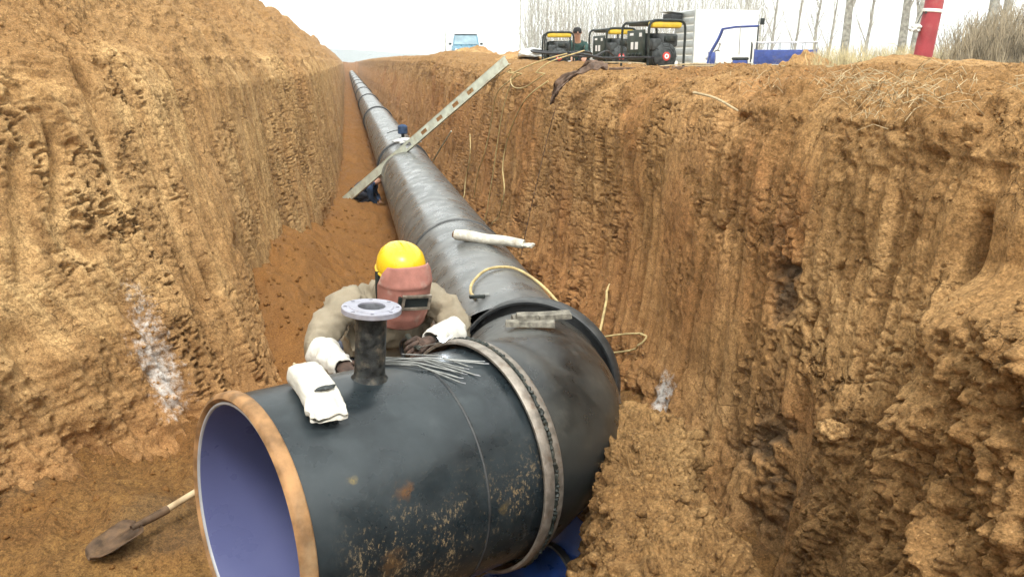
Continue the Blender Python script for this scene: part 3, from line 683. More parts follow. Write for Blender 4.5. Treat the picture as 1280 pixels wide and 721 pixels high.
for i in range(n_):
    a = 2*math.pi*i/n_; rr = .500+.004*random.random(); zz = .016+.010*(random.random()-.5); q = EM@Vector((rr*math.cos(a), rr*math.sin(a), zz)); prev.append(q)
prev.append(prev[0])
bd.tube(prev, [.006+.006*random.random() for _ in prev], 7, False); bd.build('weld_bead', 'gen_black', elbow)
MB().lathe([(.484, .024), (.494, .03), (.4955, .058), (.491, .066), (.478, .072)], 128, EM).build('backing_band', 'weld_steel', elbow, True, 50)
CM = frame(CC-C2, ND)
col_ = MB().lathe([(.405, -.02), (.452, -.006), (.476, -.006), (.484, -.060), (.498, -.064), (.506, -.056), (.507, .03), (.497, .05), (.455, .054)], 128, CM).build('collar', 'coat_band', elbow, True, 50)
tag(col_, 'raised black collar at the far end of the elbow')
# chalk scribble and a pale scratch on the elbow
from mathutils.bvhtree import BVHTree
bm = bmesh.new(); bm.from_mesh(bpy.data.objects[elbow.children[0].name].data); bvh = BVHTree.FromBMesh(bm)
F_ = Vector((math.sin(R(11.268))*math.cos(R(15.7)), math.cos(R(11.268))*math.cos(R(15.7)), -math.sin(R(15.7)))); RR = Vector((math.cos(R(11.268)), -math.sin(R(11.268)), 0)); UU = RR.cross(F_)
def elbow_pt(u, v):
    d = F_+RR*((u-640)/1005)-UU*((v-360.5)/1005); h = bvh.ray_cast(-C2, d.normalized()); return h[0]+h[1]*.0015 if h[0] else None
def mark(name, strokes, r, mat):
    mb = MB()
    for st in strokes:
        pts = [elbow_pt(*p) for p in st]; pts = [p for p in pts if p]
        if len(pts) > 1: mb.tube(crom(pts, 4) if len(pts) > 2 else pts, r, 5)
    o = mb.build(name, mat, elbow); return o
tag(mark('chalk_mark', [[(679, 457), (683, 456), (685, 459), (681, 461), (679, 458)], [(682, 461), (687, 460), (688, 464), (684, 466), (682, 463)], [(690, 461), (686, 465), (690, 467), (688, 470), (684, 469)], [(691, 472), (695, 474)]], .0032, 'sticker_white'), 'white chalk figures on the elbow')
mark('chalk_mark', [[(712, 465), (716, 464), (719, 466), (716, 468), (712, 466)], [(715, 470), (717, 472)]], .0018, 'bag_pale')
mark('scratch', [[(686, 436), (691, 441), (695, 448)]], .0022, 'rod_grey')
bm.free()

# long pipeline: one thing per laid pipe ------------------------------------------------------------
MX, MZ, MR = .9384, -1.8492, .46
joints = [4.4, 14.8, 27, 38, 48.5, 59, 70, 82, 95, 110, 128, 152]
ORD = ['nearest', 'second', 'third', 'fourth', 'fifth', 'sixth', 'seventh', 'eighth', 'ninth', 'tenth', 'farthest']
for i in range(len(joints)-1):
    y0, y1 = joints[i], joints[i+1]; e = empty('laid_pipe', (MX, y0, MZ)); L = y1-y0
    tag(e, ['nearest long grey pipe of the line, running from the elbow to the plank', 'second grey pipe of the line, beyond the dark sleeve and plank', 'third grey pipe of the line from the elbow', 'fourth grey pipe of the line from the elbow'][i] if i < 4 else f'{ORD[i]} grey pipe of the line, tiny towards the trench end', 'pipe', 'pipes laid end to end in the trench')
    n = 96 if i < 3 else 48; rs = MR if i == 0 else MR*.975
    prof = []
    nn = 40 if i == 0 else 14
    ring_ = []
    for k_ in range(nn+1):
        yy = L*k_/nn; rr = []
        for j in range(n):
            a = 2*math.pi*j/n; x = rs*math.cos(a); z = rs*math.sin(a)
            ys_ = yy
            if i == 0 and k_ < 6:
                cut = (4.40-(MX+x-1.02)*math.tan(R(30))) - 4.4
                ys_ = cut*(1-k_/6)+yy*(k_/6) if k_ else cut
            rr.append((x, ys_, z))
        ring_.append(rr)
    MB().ring(ring_, False).build('pipe_wall', 'coat_main', e, True, 60)
    if i > 0:
        wd = .14 if i == 1 else .17
        tag(MB().lathe([(rs, -wd), (.487, -wd+.01), (.493, -wd*.3), (.487, wd*.25), (rs, wd*.3)], n, AY).build('joint_sleeve', 'coat_band', e, True, 50), 'dark shrink sleeve over the joint')
    if i == 0:
        MB().lathe([(MR, 2.80), (MR+.007, 2.803), (MR+.010, 2.83), (MR+.007, 2.865), (MR, 2.87)], n, AY).build('seam_band', 'coat_band', e, True, 50)
        MB().lathe([(MR, 9.62), (MR+.004, 9.63), (MR+.004, 9.80), (MR, 9.81)], n, AY).build('tape_band', 'coat_main', e, True, 50)
# little valve on the crown of the pipe beyond the sleeve
v = empty('air_valve', (1.0, 15.7, MZ+MR*.97)); v.scale = (.62,)*3; tag(v, 'small dark blue valve with a lever standing on the pipeline', 'valve')
MB().lathe([(.10, 0), (.10, .03), (.05, .035), (.05, .16)], 20).build('valve_foot', 'gen_black', v)
MB().lathe([(.13, .14), (.15, .16), (.15, .36), (.12, .40), (.03, .43)], 20).build('bonnet', 'coat_blue', v)
MB().tube([(0, 0, .26), (-.25, .05, .24), (-.48, .1, .16)], [.02, .016, .014], 6).build('lever', 'gen_black', v)
def rag(name, loc, sx, sy, sz, mat, seed, rz=0., parent=None):
    u = np.linspace(0, np.pi, 26); a = np.linspace(0, 2*np.pi, 49)
    U, A = np.meshgrid(u, a, indexing='ij'); x = np.sin(U)*np.cos(A); y = np.sin(U)*np.sin(A); z = np.cos(U)
    d = 1+.28*fbm(x*2.2, y*2.2, z*2.2, 4, seed)+.12*billow(x*4, y*4, z*4, 2, seed+1)
    P = np.stack([x*d*sx, y*d*sy, np.maximum(z*d, -.55)*sz], -1)
    P[:, -1] = P[:, 0]
    o = grid_mesh(name, P, mat, {}, None, flip=False); o.location = loc; o.rotation_euler = (0, 0, rz)
    if parent: o.parent = parent
    return o
tag(rag('rag', (.99, 14.45, MZ+MR+.05), .2, .12, .055, 'bag_pale', 31), 'crumpled pale rag on the pipe just before the dark sleeve', 'rag')

# ================================================================== things lying on the pipes
# packet of welding rods
pk = empty('rod_packet', on_spool(.245, 10, .47)); zax = (math.cos(R(10))*NW+math.sin(R(10))*NB)
pk.rotation_euler = Matrix((NA*.985+NB*.17, zax.cross(NA*.985+NB*.17).normalized(), zax)).transposed().to_euler()
tag(pk, 'torn white paper packet of rods lying on the open pipe piece', 'packet')
def packet():
    n = 40; m = 36; t = np.linspace(0, 1, n); a = np.linspace(0, 2*np.pi, m, endpoint=True)
    T, A = np.meshgrid(t, a, indexing='ij')
    wx = np.interp(t, [0, .02, .06, .6, .78, .9, 1], [.01, .054, .060, .062, .064, .066, .068])[:, None]; wz = np.interp(t, [0, .02, .06, .6, .78, .9, 1], [.01, .034, .042, .042, .032, .016, .009])[:, None]
    ca, sa = np.cos(A), np.sin(A); se = lambda q: np.sign(q)*np.abs(q)**.55
    x = wx*se(ca); z = wz*se(sa)+.042; Y = .155-T*.33
    cr = smooth(.6, .95, T)*.008+.0025
    x = x+cr*fbm(x*25, Y*25, z*25, 3, 41); z = z+cr*1.2*fbm(x*30, Y*26, z*30, 3, 43)
    drop = -(np.maximum(0, -Y)**2)*.9 - np.maximum(0, Y)**2*.9
    P = np.stack([x, Y+cr*fbm(x*40, z*40, 0*x, 2, 47)*(T > .9), z+drop], -1)
    P[:, -1] = P[:, 0]
    return P
o = grid_mesh('wrapper', packet(), 'packet_paper', {}, None, True); o.parent = pk
md = o.modifiers.new('thick', 'SOLIDIFY'); md.thickness = .0015
o = rag('tear', (.012, -.075, .078), .034, .012, .006, 'gen_grey', 44, .2, pk); tag(o, 'dark torn hole showing rods')
for i in range(5):
    o = MB().tube([(-.045+.02*i, .150, .028+.016*(i % 2)), (-.04+.019*i, .175+.006*(i % 3), .03+.012*(i % 2))], .0055, 8).build('rod_end', 'straw', pk)
# loose rods by the joint: each one a thing
for i in range(11):
    t0 = .60+.010*random.random()*i+.01*i; a0 = -14+random.uniform(-4, 3); t1 = .80+.012*i+random.uniform(-.03, .03); a1 = 16+random.uniform(-6, 9)
    if i in (7, 8): t0, t1, a1 = .60, .97, 9+3*i-18
    pa = on_spool(t0, a0, .474+.004*(i % 3)); pb = on_spool(t1, a1, .471+.004*(i % 3)); pm = on_spool((t0+t1)/2, (a0+a1)/2, .477+.004*(i % 3))
    e = empty('welding_rod', pm); pa, pb = pa+(pa-pb)*.12, pb
    MB().tube([pa-pm, (0, 0, 0), pb-pm], .0028, 6).build('coated_rod', 'rod_grey', e)
    MB().tube([pb-pm, pb-pm+(pb-pa).normalized()*.022], .0016, 6).build('bare_tip', 'steel_rim', e)
    tag(e, 'thin grey welding rod in the loose bunch beside the joint', 'welding rod', 'loose welding rods by the joint')
# white roll across the pipeline
pa, pb = Vector((.80, 6.36, -1.345)), Vector((1.30, 6.05, -1.375)); e = empty('wrapped_roll', pa)
tag(e, 'off white wrapped roll lying across the top of the pipeline', 'roll')
pts = [Vector((0, 0, 0)).lerp(pb-pa, k_/8)+Vector((0, 0, .004*math.sin(k_*1.3))) for k_ in range(9)]
MB().tube(pts, [.042, .046, .046, .044, .043, .042, .040, .038, .036], 14).build('wrapping', 'white_roll', e)
tag(MB().tube([pts[0]-(pb-pa).normalized()*.02, pts[0]+(pb-pa).normalized()*.004], [.026, .034], 12).build('core_end', 'bare_rust', e), 'brown core at the end of the roll')
rag('loose_flap', (pb-pa)+Vector((.03, -.02, -.01)), .05, .04, .018, 'white_roll', 77, .4, e)
# split wood on the elbow
for i, (c, ln, rz, dz) in enumerate((((.82, 3.66), .24, -.12, .012), ((.88, 3.75), .27, .10, .014), ((.86, 3.70), .20, .02, .036), ((.95, 3.70), .17, .12, .034))):
    hit = bvh.ray_cast(Vector((c[0], c[1], 0))-C2, Vector((0, 0, -1)))[0]; z0 = (hit.z+C2.z if hit else -1.25)+.006+dz
    n = 9; ring_ = []
    for k_ in range(n):
        x = -ln/2+ln*k_/(n-1); h = .021+.006*random.random(); wd = .030+.008*random.random(); jit = .004*(random.random()-.5)
        ring_.append([(x, -wd+jit, -h*.5), (x, wd*.8+jit, -h*.6), (x+.004, wd+jit, h*.4), (x, wd*.2+jit, h*.75), (x-.003, -wd*.8+jit, h*.5)])
    o = MB().ring(ring_).build('wood_splinter', 'split_wood', None, True, 25); o.location = (*c, z0); o.rotation_euler = (.05*i-.05, .03-.1*(c[0]-.9), rz)
    tag(o, ['front grey wood splinter of those lying on the elbow', 'rear grey wood splinter of those lying on the elbow', 'middle grey wood splinter lying atop two others on the elbow', 'short right grey wood splinter lying on the elbow'][i], 'wood splinter', 'wood splinters on the elbow')

# ================================================================== plank across the trench
PA, PB = Vector((-.18, 14.18, -2.34)), Vector((2.28, 11.85, .03)); pl = empty('slotted_plank', PA)
pd = (PB-PA); PL = pd.length; px_ = pd.normalized(); pz_ = Vector((.05, -.9, .45)); pz_ = (pz_-px_*pz_.dot(px_)).normalized(); py_ = pz_.cross(px_)
pl.rotation_euler = Matrix((px_, py_, pz_)).transposed().to_euler(); tag(pl, 'pale painted steel plank with slots leaning across the pipeline up to the right rim', 'plank')
W, TH = .13, .006
deck = MB(); x = 0.; slots = [1.78, 2.18, 2.56, 2.94, 3.28]; SL = .13
for s_ in slots+[PL]:
    deck.box(((x+s_)/2, 0, 0), (s_-x, W, TH)); 
    if s_ < PL:
        for sg in (-1, 1): deck.box((s_+SL/2, sg*(W/4+.016), 0), (SL, W/2-.028, TH))
    x = s_+SL
deck.build('deck', 'plank_paint', pl, False)
for sg in (-1, 1): MB().box((PL/2, sg*(W/2+.0015), -.024), (PL-.004, .005, .06)).build('side_flange', 'plank_paint', pl, False)

# ================================================================== cables
def off_wall(p, r):
    y_, W_ = RB; row = W_[min(len(y_)-1, int(np.searchsorted(y_, p.y)))]; m = row[:, 0] < 2.4
    if p.x > 2.35 or p.x < 1.6 or p.z > -.12: return p
    c_ = np.where(m & (np.abs(row[:, 2]-p.z) < .05))[0]
    return Vector((min(row[c_, 0].min()-r-.004, p.x+.12), p.y, p.z)) if len(c_) else p
def cable(name, pts, r, mat, label, group=None):
    P = [off_wall(p, r) for p in crom(pts, 8)]; o_ = P[0].copy(); o = MB().tube([p-o_ for p in P], r, 7).build(name, mat); o.location = o_
    tag(o, label, 'cable', group); return o
cable('cable', [(2.45, 9.0, .10), (2.2, 9.25, .02), (2.0, 9.7, -.1), (1.9, 10.5, -.26), (1.86, 11.04, -.44), (1.84, 11.43, -.9), (1.79, 11.65, -1.29), (1.76, 12.05, -1.6), (1.74, 12.4, -2.05)], .008, 'cable_yellow', 'yellow cable on the right face that ends closest to the plank')
cable('cable', [(2.5, 8.6, .12), (2.15, 8.72, .0), (1.98, 8.83, -.14), (1.9, 9.4, -.28), (1.88, 9.95, -.29), (1.9, 10.2, -.19), (1.97, 9.95, -.08), (1.9, 10.25, -.28), (1.85, 10.5, -.6), (1.82, 10.7, -1.0), (1.78, 10.9, -1.5), (1.72, 11.2, -2.2)], .007, 'cable_yellow', 'yellow cable with a loop at the top of the right face')
cable('cable', [(2.06, 8.9, -.2), (1.89, 9.14, -.37), (1.85, 9.64, -.62), (1.82, 10.1, -.99), (1.79, 10.2, -1.3), (1.77, 10.0, -1.6), (1.74, 10.4, -2.06), (1.7, 10.7, -2.2), (1.55, 10.2, -2.1), (1.46, 9.8, -1.9)], .008, 'cable_yellow', 'yellow cable on the right face hanging nearest the brown tarp')
cable('cable', [(1.9, 7.9, -.42), (1.86, 8.05, -.7), (1.82, 8.25, -1.1), (1.77, 8.5, -1.6), (1.72, 8.7, -2.1)], .004, 'tarp_brown', 'thin dark cord hanging straight down below the brown tarp strip')
cable('cable', [(1.84, 13.4, -1.15), (1.8, 13.1, -1.35), (1.78, 13.15, -1.6), (1.74, 13.3, -1.9), (1.68, 13.1, -2.2)], .009, 'cable_yellow', 'short yellow cable low on the right face behind the plank')
def mpt(ang, y, r): return (MX+r*math.sin(R(ang)), y, MZ+r*math.cos(R(ang)))
cable('hose', [mpt(-27, 4.80, .475), mpt(-28, 4.95, .478), mpt(-22, 5.12, .48), mpt(-6, 5.3, .48), mpt(17, 5.38, .477), mpt(36, 5.28, .478), mpt(55, 5.1, .48), mpt(75, 4.95, .49), mpt(98, 5.05, .5), (1.6, 5.4, -2.0), (1.85, 5.9, -1.7)], .010, 'cable_yellow', 'yellow hose laid over the pipeline just behind the collar')
cl = empty('earth_clamp', mpt(-26, 4.78, .475)); tag(cl, 'small dark clamp at the end of the yellow hose on the pipeline', 'clamp')
MB().box((0, 0, .012), (.10, .03, .02), None, .004).build('jaw', 'gen_black', cl); MB().box((.05, .01, .018), (.06, .02, .016), None, .004).build('handle', 'rod_grey', cl)
cable('cable', [(1.42, 5.5, -2.02), (1.62, 5.45, -1.98), (1.78, 5.27, -1.9), (1.84, 5.0, -1.82), (1.8, 5.05, -1.93), (1.68, 5.3, -2.05), (1.4, 5.5, -2.12)], .007, 'cable_yellow', 'yellow cable loop sticking out right of the collar')
cable('cable', [(3.0, 11.6, .12), (2.6, 11.4, .16), (2.4, 10.6, .13), (2.5, 9.8, .10), (2.8, 9.6, .12), (3.4, 11.5, .1), (3.65, 14.2, .1)], .016, 'cable_black', 'black cable bundle curling on the rim above the plank end')
cable('cable', [(4.3, 10.8, .06), (3.6, 10.2, .06), (3.1, 9.8, .05), (2.7, 9.2, .08), (2.4, 8.9, .1)], .014, 'cable_black', 'black cable running from the largest generator to the rim')
cable('cable', [(4.1, 12.4, .08), (3.8, 11.9, .16), (3.4, 11.2, .08), (3.0, 10.6, .07)], .013, 'cable_black', 'black cable arching from the middle generator')
cable('cable', [(4.8, 10.3, -.03), (4.0, 9.3, -.02), (3.5, 9.25, -.05), (3.3, 9.1, -.01), (2.9, 9.5, .0)], .007, 'straw', 'thin pale cable lying before the largest generator')
# tarp strip over the rim and boards lying on it
def tarp():
    t = np.linspace(0, 1, 50); s = np.linspace(-1, 1, 14); T, Q = np.meshgrid(t, s, indexing='ij')
    cx = np.interp(t, [0, .3, .5, .75, 1], [2.28, 2.16, 2.06, 1.98, 1.97])[:, None]; cy = np.interp(t, [0, .3, .6, 1], [7.1, 7.2, 7.55, 7.85])[:, None]; cz = np.interp(t, [0, .3, .5, .75, 1], [-.02, -.03, -.12, -.24, -.38])[:, None]
    wd = np.interp(t, [0, .2, .8, 1], [.05, .06, .09, .03])[:, None]
    P = np.stack([cx+.02*fbm(T*6, Q*2, 0, 3, 61)-.03*Q*Q+0*Q, cy+Q*wd*.9, cz+Q*wd*.35+.03*fbm(T*5, Q*2, 3, 3, 62)], -1)
    o = grid_mesh('tarp_strip', P, 'tarp_brown', {}); o.modifiers.new('thick', 'SOLIDIFY').thickness = .006
    tag(o, 'dark brown strip of tarp hanging over the right rim below the generators', 'tarp')
tarp()
for i, (a, b, wd, lb) in enumerate((((2.5, 7.6, -.06), (3.1, 6.5, -.05), .13, 'dark weathered board lying on the rim nearest the tarp strip'), ((3.0, 8.6, -.05), (3.75, 7.7, -.05), .2, 'wide dark board lying before the largest generator'))):
    a, b = Vector(a), Vector(b); d = b-a; o = MB().box((d.length/2, 0, 0), (d.length, wd, .022), None, .004).build('board', 'tarp_brown'); o.location = a
    o.rotation_euler = (0, -math.asin(d.z/d.length), math.atan2(d.y, d.x)); tag(o, lb, 'board')
def stick(pts, r, label, mat='straw'):
    P = crom(pts, 5); o_ = P[0].copy(); o = MB().tube([p-o_ for p in P], [r*(1-.4*k_/len(P)) for k_ in range(len(P))], 6).build('stick', mat); o.location = o_; tag(o, label, 'stick')
stick([(1.98, 4.52, -.17), (1.99, 4.25, -.19), (1.97, 3.93, -.24)], .008, 'straw coloured stick jutting level from the right face below the rim')
stick([(1.72, 18.0, -2.25), (1.78, 16.6, -1.75), (1.88, 15.3, -1.25)], .02, 'thin pale pole leaning on the right face beyond the plank', 'plank_paint')
o = rag('stone', (1.83, 2.63, -1.42), .055, .05, .045, 'split_wood', 88); o.data.materials[0] = MATS['soil_right']; tag(o, 'rounded pale stone lodged low in the right face', 'stone')

# ================================================================== shovel
sh = empty('shovel', (-1.13, 3.90, -2.27)); sd_ = Vector((.72, .69, .10)).normalized(); q = Vector((0, 0, 1)).cross(sd_).normalized()
sh.rotation_euler = Matrix((sd_, q, sd_.cross(q))).transposed().to_euler(); tag(sh, 'shovel with rusty blade and pale wooden handle on the trench floor', 'shovel')
def blade():
    u = np.linspace(0, 1, 24); s = np.linspace(-1, 1, 17); U, Q = np.meshgrid(u, s, indexing='ij')
    wd = np.interp(u, [0, .06, .12, .7, .9, 1], [.025, .08, .095, .09, .07, .02])[:, None]
    return np.stack([-.02-U*.27+0*Q, Q*wd, .03*Q*Q-.02*U+.012+.02*np.exp(-(Q/.2)**2)*(1-U)], -1)
o = grid_mesh('blade', blade(), 'shovel_steel', {}); o.parent = sh; o.modifiers.new('thick', 'SOLIDIFY').thickness = .004
MB().tube([(-.06, 0, .03), (.06, 0, .022), (.14, 0, .02)], [.016, .021, .022], 12).build('socket', 'shovel_steel', sh)
MB().tube(crom([(.1, 0, .02), (.4, 0, .026), (.75, 0, .024), (1.0, 0, .02)], 4), .0175, 12).build('handle', 'shovel_wood', sh)

# ================================================================== blue plastic below the elbow
dr = empty('blue_drum', (1.10, 3.56, -2.55)); tag(dr, 'blue plastic drum standing in the pit right of the elbow', 'drum')
dr.rotation_euler = (R(-5), R(7), 0)
MB().lathe([(.24, 0), (.255, .02), (.258, .14), (.265, .15), (.265, .17), (.258, .18), (.256, .40), (.248, .44), (.23, .45), (.22, .43), (.22, .03), (0, .03)], 48).build('drum_wall', 'blue_plastic', dr, True, 40)
MB().lathe([(.246, .437), (.262, .44), (.264, .452), (.25, .458), (.232, .452)], 48).build('rim', 'coat_band', dr)
of = empty('blue_pipe_offcut', (.92, 3.40, -2.44)); tag(of, 'blue plastic pipe offcut lying under the joint ring', 'pipe'); of.rotation_euler = (0, 0, math.atan2(-.42, -.75)); 
MB().lathe([(.125, 0), (.13, .01), (.13, .85), (.12, .85), (.12, 0), (.125, 0)], 40, AX).build('pipe_wall', 'blue_plastic', of, True, 40)
MB().lathe([(.131, .012), (.137, .02), (.137, .05), (.131, .058)], 40, AX).build('end_band', 'coat_band', of)
# ================================================================== people
def polar(px, d): a = R(11.268)+math.atan((px-640)/1005); return d*math.sin(a), d*math.cos(a)
def skin_mesh(name, joints_, edges, mat, parent, root, sub=2, noise=None, origin=Vector((0, 0, 0))):
    bm = bmesh.new(); lay = bm.verts.layers.skin.verify(); vs = {}
    for k_, (co, r) in joints_.items():
        v_ = bm.verts.new(Vector(co)-origin); sv = v_[lay]; sv.radius = (r, r) if not isinstance(r, tuple) else r; sv.use_root = (k_ == root); vs[k_] = v_
    for a, b in edges: bm.edges.new((vs[a], vs[b]))
    me = bpy.data.meshes.new(name); bm.to_mesh(me); bm.free(); o = bpy.data.objects.new(name, me); COL.objects.link(o)
    m = o.modifiers.new('skin', 'SKIN'); m.use_smooth_shade = True; m.branch_smoothing = .4
    s_ = o.modifiers.new('sub', 'SUBSURF'); s_.levels = sub; s_.render_levels = sub
    bpy.context.view_layer.update(); dg = bpy.context.evaluated_depsgraph_get(); me2 = bpy.data.meshes.new_from_object(o.evaluated_get(dg)); me2.name = name
    bpy.data.objects.remove(o)
    n = len(me2.vertices); co = np.zeros(n*3, np.float32); me2.vertices.foreach_get('co', co); co = co.reshape(-1, 3)
    if noise:
        nr = np.zeros(n*3, np.float32); me2.vertex_normals.foreach_get('vector', nr); nr = nr.reshape(-1, 3)
        amp, sc, sd = noise; wx, wy, wz = (co[:, q_]*sc+.8*fbm(co[:, 0]*sc*.5, co[:, 1]*sc*.5, co[:, 2]*sc*.5, 2, sd+q_) for q_ in range(3))
        rg = (1-np.abs(vnoise(wx, wy, wz*1.5, sd)))**3+.6*(1-np.abs(vnoise(wx*1.9, wy*1.9, wz*2.6, sd+9)))**3; d = amp*(1.6*rg-.7)
        co = co+nr*d[:, None]; me2.vertices.foreach_set('co', co.reshape(-1).astype(np.float32))
    me2.materials.clear(); me2.materials.append(MATS[mat]); me2.shade_smooth(); me2.update()
    o = bpy.data.objects.new(name, me2); COL.objects.link(o); o.parent = parent; return o
def hand(name, wrist, palm_dir, back, side, parent, origin, mat, curl=.6, scale=1.):
    """palm_dir: wrist->knuckles, back: normal of the back of the hand, side: direction of the thumb"""
    f = Vector(palm_dir).normalized(); b = Vector(back); b = (b-f*b.dot(f)).normalized(); t = Vector(side); t = (t-f*t.dot(f)-b*t.dot(b)).normalized(); s = scale
    W = Vector(wrist); J = {'w': (W, .036*s), 'p': (W+f*.045*s, (.040*s, .024*s)), 'k': (W+f*.085*s, (.042*s, .021*s))}; E = [('w', 'p'), ('p', 'k')]
    for i, (off, ln) in enumerate(((.030, .072), (.010, .080), (-.011, .075), (-.030, .058))):
        base = W+f*.088*s+t*off*s; c1 = curl*.7; c2 = curl*1.5; c3 = curl*2.1
        d1 = f*math.cos(c1)-b*math.sin(c1); d2 = f*math.cos(c2)-b*math.sin(c2); d3 = f*math.cos(c3)-b*math.sin(c3)
        p1 = base+d1*ln*.45*s; p2 = p1+d2*ln*.33*s; p3 = p2+d3*ln*.25*s
        J[f'{i}0'] = (base, .0115*s); J[f'{i}1'] = (p1, .0108*s); J[f'{i}2'] = (p2, .0100*s); J[f'{i}3'] = (p3, .0088*s)
        E += [('k', f'{i}0'), (f'{i}0', f'{i}1'), (f'{i}1', f'{i}2'), (f'{i}2', f'{i}3')]
    a0 = W+f*.028*s+t*.034*s; a1 = a0+(t*.7+f*.6-b*.3).normalized()*.038*s; a2 = a1+(f*.85+t*.15-b*.45).normalized()*.034*s
    J['t0'] = (a0, .0145*s); J['t1'] = (a1, .0125*s); J['t2'] = (a2, .0105*s); E += [('p', 't0'), ('t0', 't1'), ('t1', 't2')]
    return skin_mesh(name, J, E, mat, parent, 'w', 2, (.0015, 40, 3), origin)

# ---- welder
WO = Vector((.13, 4.30, -2.40)); wk = empty('person', WO); tag(wk, 'person in yellow hard hat and red welding mask bending over the joint', 'person')
HC = Vector((.215, 3.90, -1.035)); HF = Vector((.27, -.92, -.24)).normalized()          # head centre, gaze
HR = HF.cross(Vector((0, 0, 1))).normalized(); HU = HR.cross(HF)                        # HR points to the image left
HM = Matrix((-HR, -HF, HU)).transposed().to_4x4(); HM.translation = HC-WO              # local x: image right, y: back, z: up
SR, SLf = Vector((-.03, 4.11, -1.155)), Vector((.41, 4.12, -1.165))                    # shoulders (image left / right)
ER, EL = Vector((-.235, 3.93, -1.375)), Vector((.50, 3.90, -1.335))
WR, WL = Vector((-.085, 3.66, -1.40)), Vector((.325, 3.68, -1.30))
body = {'pelvis': ((.13, 4.42, -1.62), (.15, .12)), 'belly': ((.14, 4.34, -1.46), (.15, .12)), 'chest': ((.155, 4.20, -1.30), (.14, .11)), 'neck0': ((.165, 4.06, -1.15), .06), 'neck1': ((.175, 3.98, -1.09), .055),
        'head0': (HC-HU*.06+HF*.01, .072), 'head1': (HC+HU*.02, .082), 'head2': (HC+HU*.075-HF*.01, .062),
        'sr': (SR+Vector((.03, .03, -.045)), .035), 'er': (ER, .042), 'wr': (ER.lerp(WR, .6), .03), 'sl': (SLf+Vector((-.03, .03, -.045)), .035), 'el': (EL, .042), 'wl': (EL.lerp(WL, .6), .03),
        'hr': ((.02, 4.40, -1.68), .10), 'hl': ((.25, 4.41, -1.68), .10), 'kr': ((-.02, 4.12, -2.00), .068), 'kl': ((.30, 4.14, -2.00), .068), 'ar': ((-.01, 4.36, -2.34), .045), 'al': ((.30, 4.40, -2.34), .045), 'fr': ((-.03, 4.20, -2.40), .04), 'fl': ((.31, 4.24, -2.40), .04)}
bed = [('pelvis', 'belly'), ('belly', 'chest'), ('chest', 'neck0'), ('neck0', 'neck1'), ('neck1', 'head0'), ('head0', 'head1'), ('head1', 'head2'), ('chest', 'sr'), ('sr', 'er'), ('er', 'wr'), ('chest', 'sl'), ('sl', 'el'), ('el', 'wl'), ('pelvis', 'hr'), ('hr', 'kr'), ('kr', 'ar'), ('ar', 'fr'), ('pelvis', 'hl'), ('hl', 'kl'), ('kl', 'al'), ('al', 'fl')]
bo = skin_mesh('body', body, bed, 'skin', wk, 'pelvis', 2, None, WO)
# face features under the mask
MB().tube([HM@Vector((0, -.078, .01)), HM@Vector((0, -.100, -.02)), HM@Vector((0, -.086, -.032))], [.008, .014, .009], 8).build('nose', 'skin', wk)
for sx in (-1, 1):
    MB().lathe([(.0, -.012), (.010, -.006), (.012, 0), (.010, .006), (0, .012)], 10, HM@Matrix.Translation((sx*.03, -.07, .012))).build('eye', 'gen_black', wk)
    MB().lathe([(.012, -.03), (.02, 0), (.016, .03)], 10, HM@Matrix.Translation((sx*.082, .005, -.005))).build('ear', 'skin', wk)
MB().tube([HM@Vector((-.022, -.074, -.062)), HM@Vector((0, -.08, -.063)), HM@Vector((.022, -.074, -.062))], .005, 6).build('mouth', 'skin', wk)
up = lambda v, r: (v, r)
jk = {'hem': ((.13, 4.44, -1.66), (.20, .16)), 'belly': ((.14, 4.33, -1.46), (.255, .18)), 'chest': ((.155, 4.19, -1.32), (.23, .165)), 'cr': ((-.015, 4.12, -1.36), .135), 'cl': ((.33, 4.13, -1.36), .135), 'br': ((-.03, 4.22, -1.55), .14), 'bl': ((.32, 4.23, -1.55), .14), 'col': ((.17, 4.07, -1.165), (.105, .09)),
      'sr': (SR+Vector((.015, .01, -.02)), (.10, .095)), 'mr': (SR.lerp(ER, .55)+Vector((-.01, 0, 0)), .08), 'er': (ER, .076), 'fr': (ER.lerp(WR, .45), .070),
      'sl': (SLf+Vector((-.015, .01, -.02)), (.10, .095)), 'ml': (SLf.lerp(EL, .55)+Vector((.01, 0, 0)), .08), 'el': (EL, .076), 'fl': (EL.lerp(WL, .38), .070)}
skin_mesh('jacket', jk, [('hem', 'belly'), ('belly', 'chest'), ('chest', 'cr'), ('chest', 'cl'), ('belly', 'br'), ('belly', 'bl'), ('chest', 'col'), ('chest', 'sr'), ('sr', 'mr'), ('mr', 'er'), ('er', 'fr'), ('chest', 'sl'), ('sl', 'ml'), ('ml', 'el'), ('el', 'fl')], 'jacket', wk, 'hem', 3, (.016, 10, 21), WO)
clr = MB(); clr.lathe([(.095, -.02), (.10, .03), (.088, .065), (.078, .06), (.085, .0)], 28, frame(Vector((.168, 4.055, -1.165))-WO, (.04, -.55, .75))).build('collar', 'jacket', wk)
tr = {k_: (v[0], (v[1] if not isinstance(v[1], tuple) else v[1][0])*1.25) for k_, v in body.items() if k_ in ('pelvis', 'hr', 'hl', 'kr', 'kl', 'ar', 'al')}
skin_mesh('trousers', tr, [('pelvis', 'hr'), ('hr', 'kr'), ('kr', 'ar'), ('pelvis', 'hl'), ('hl', 'kl'), ('kl', 'al')], 'trousers', wk, 'pelvis', 2, (.01, 12, 31), WO)
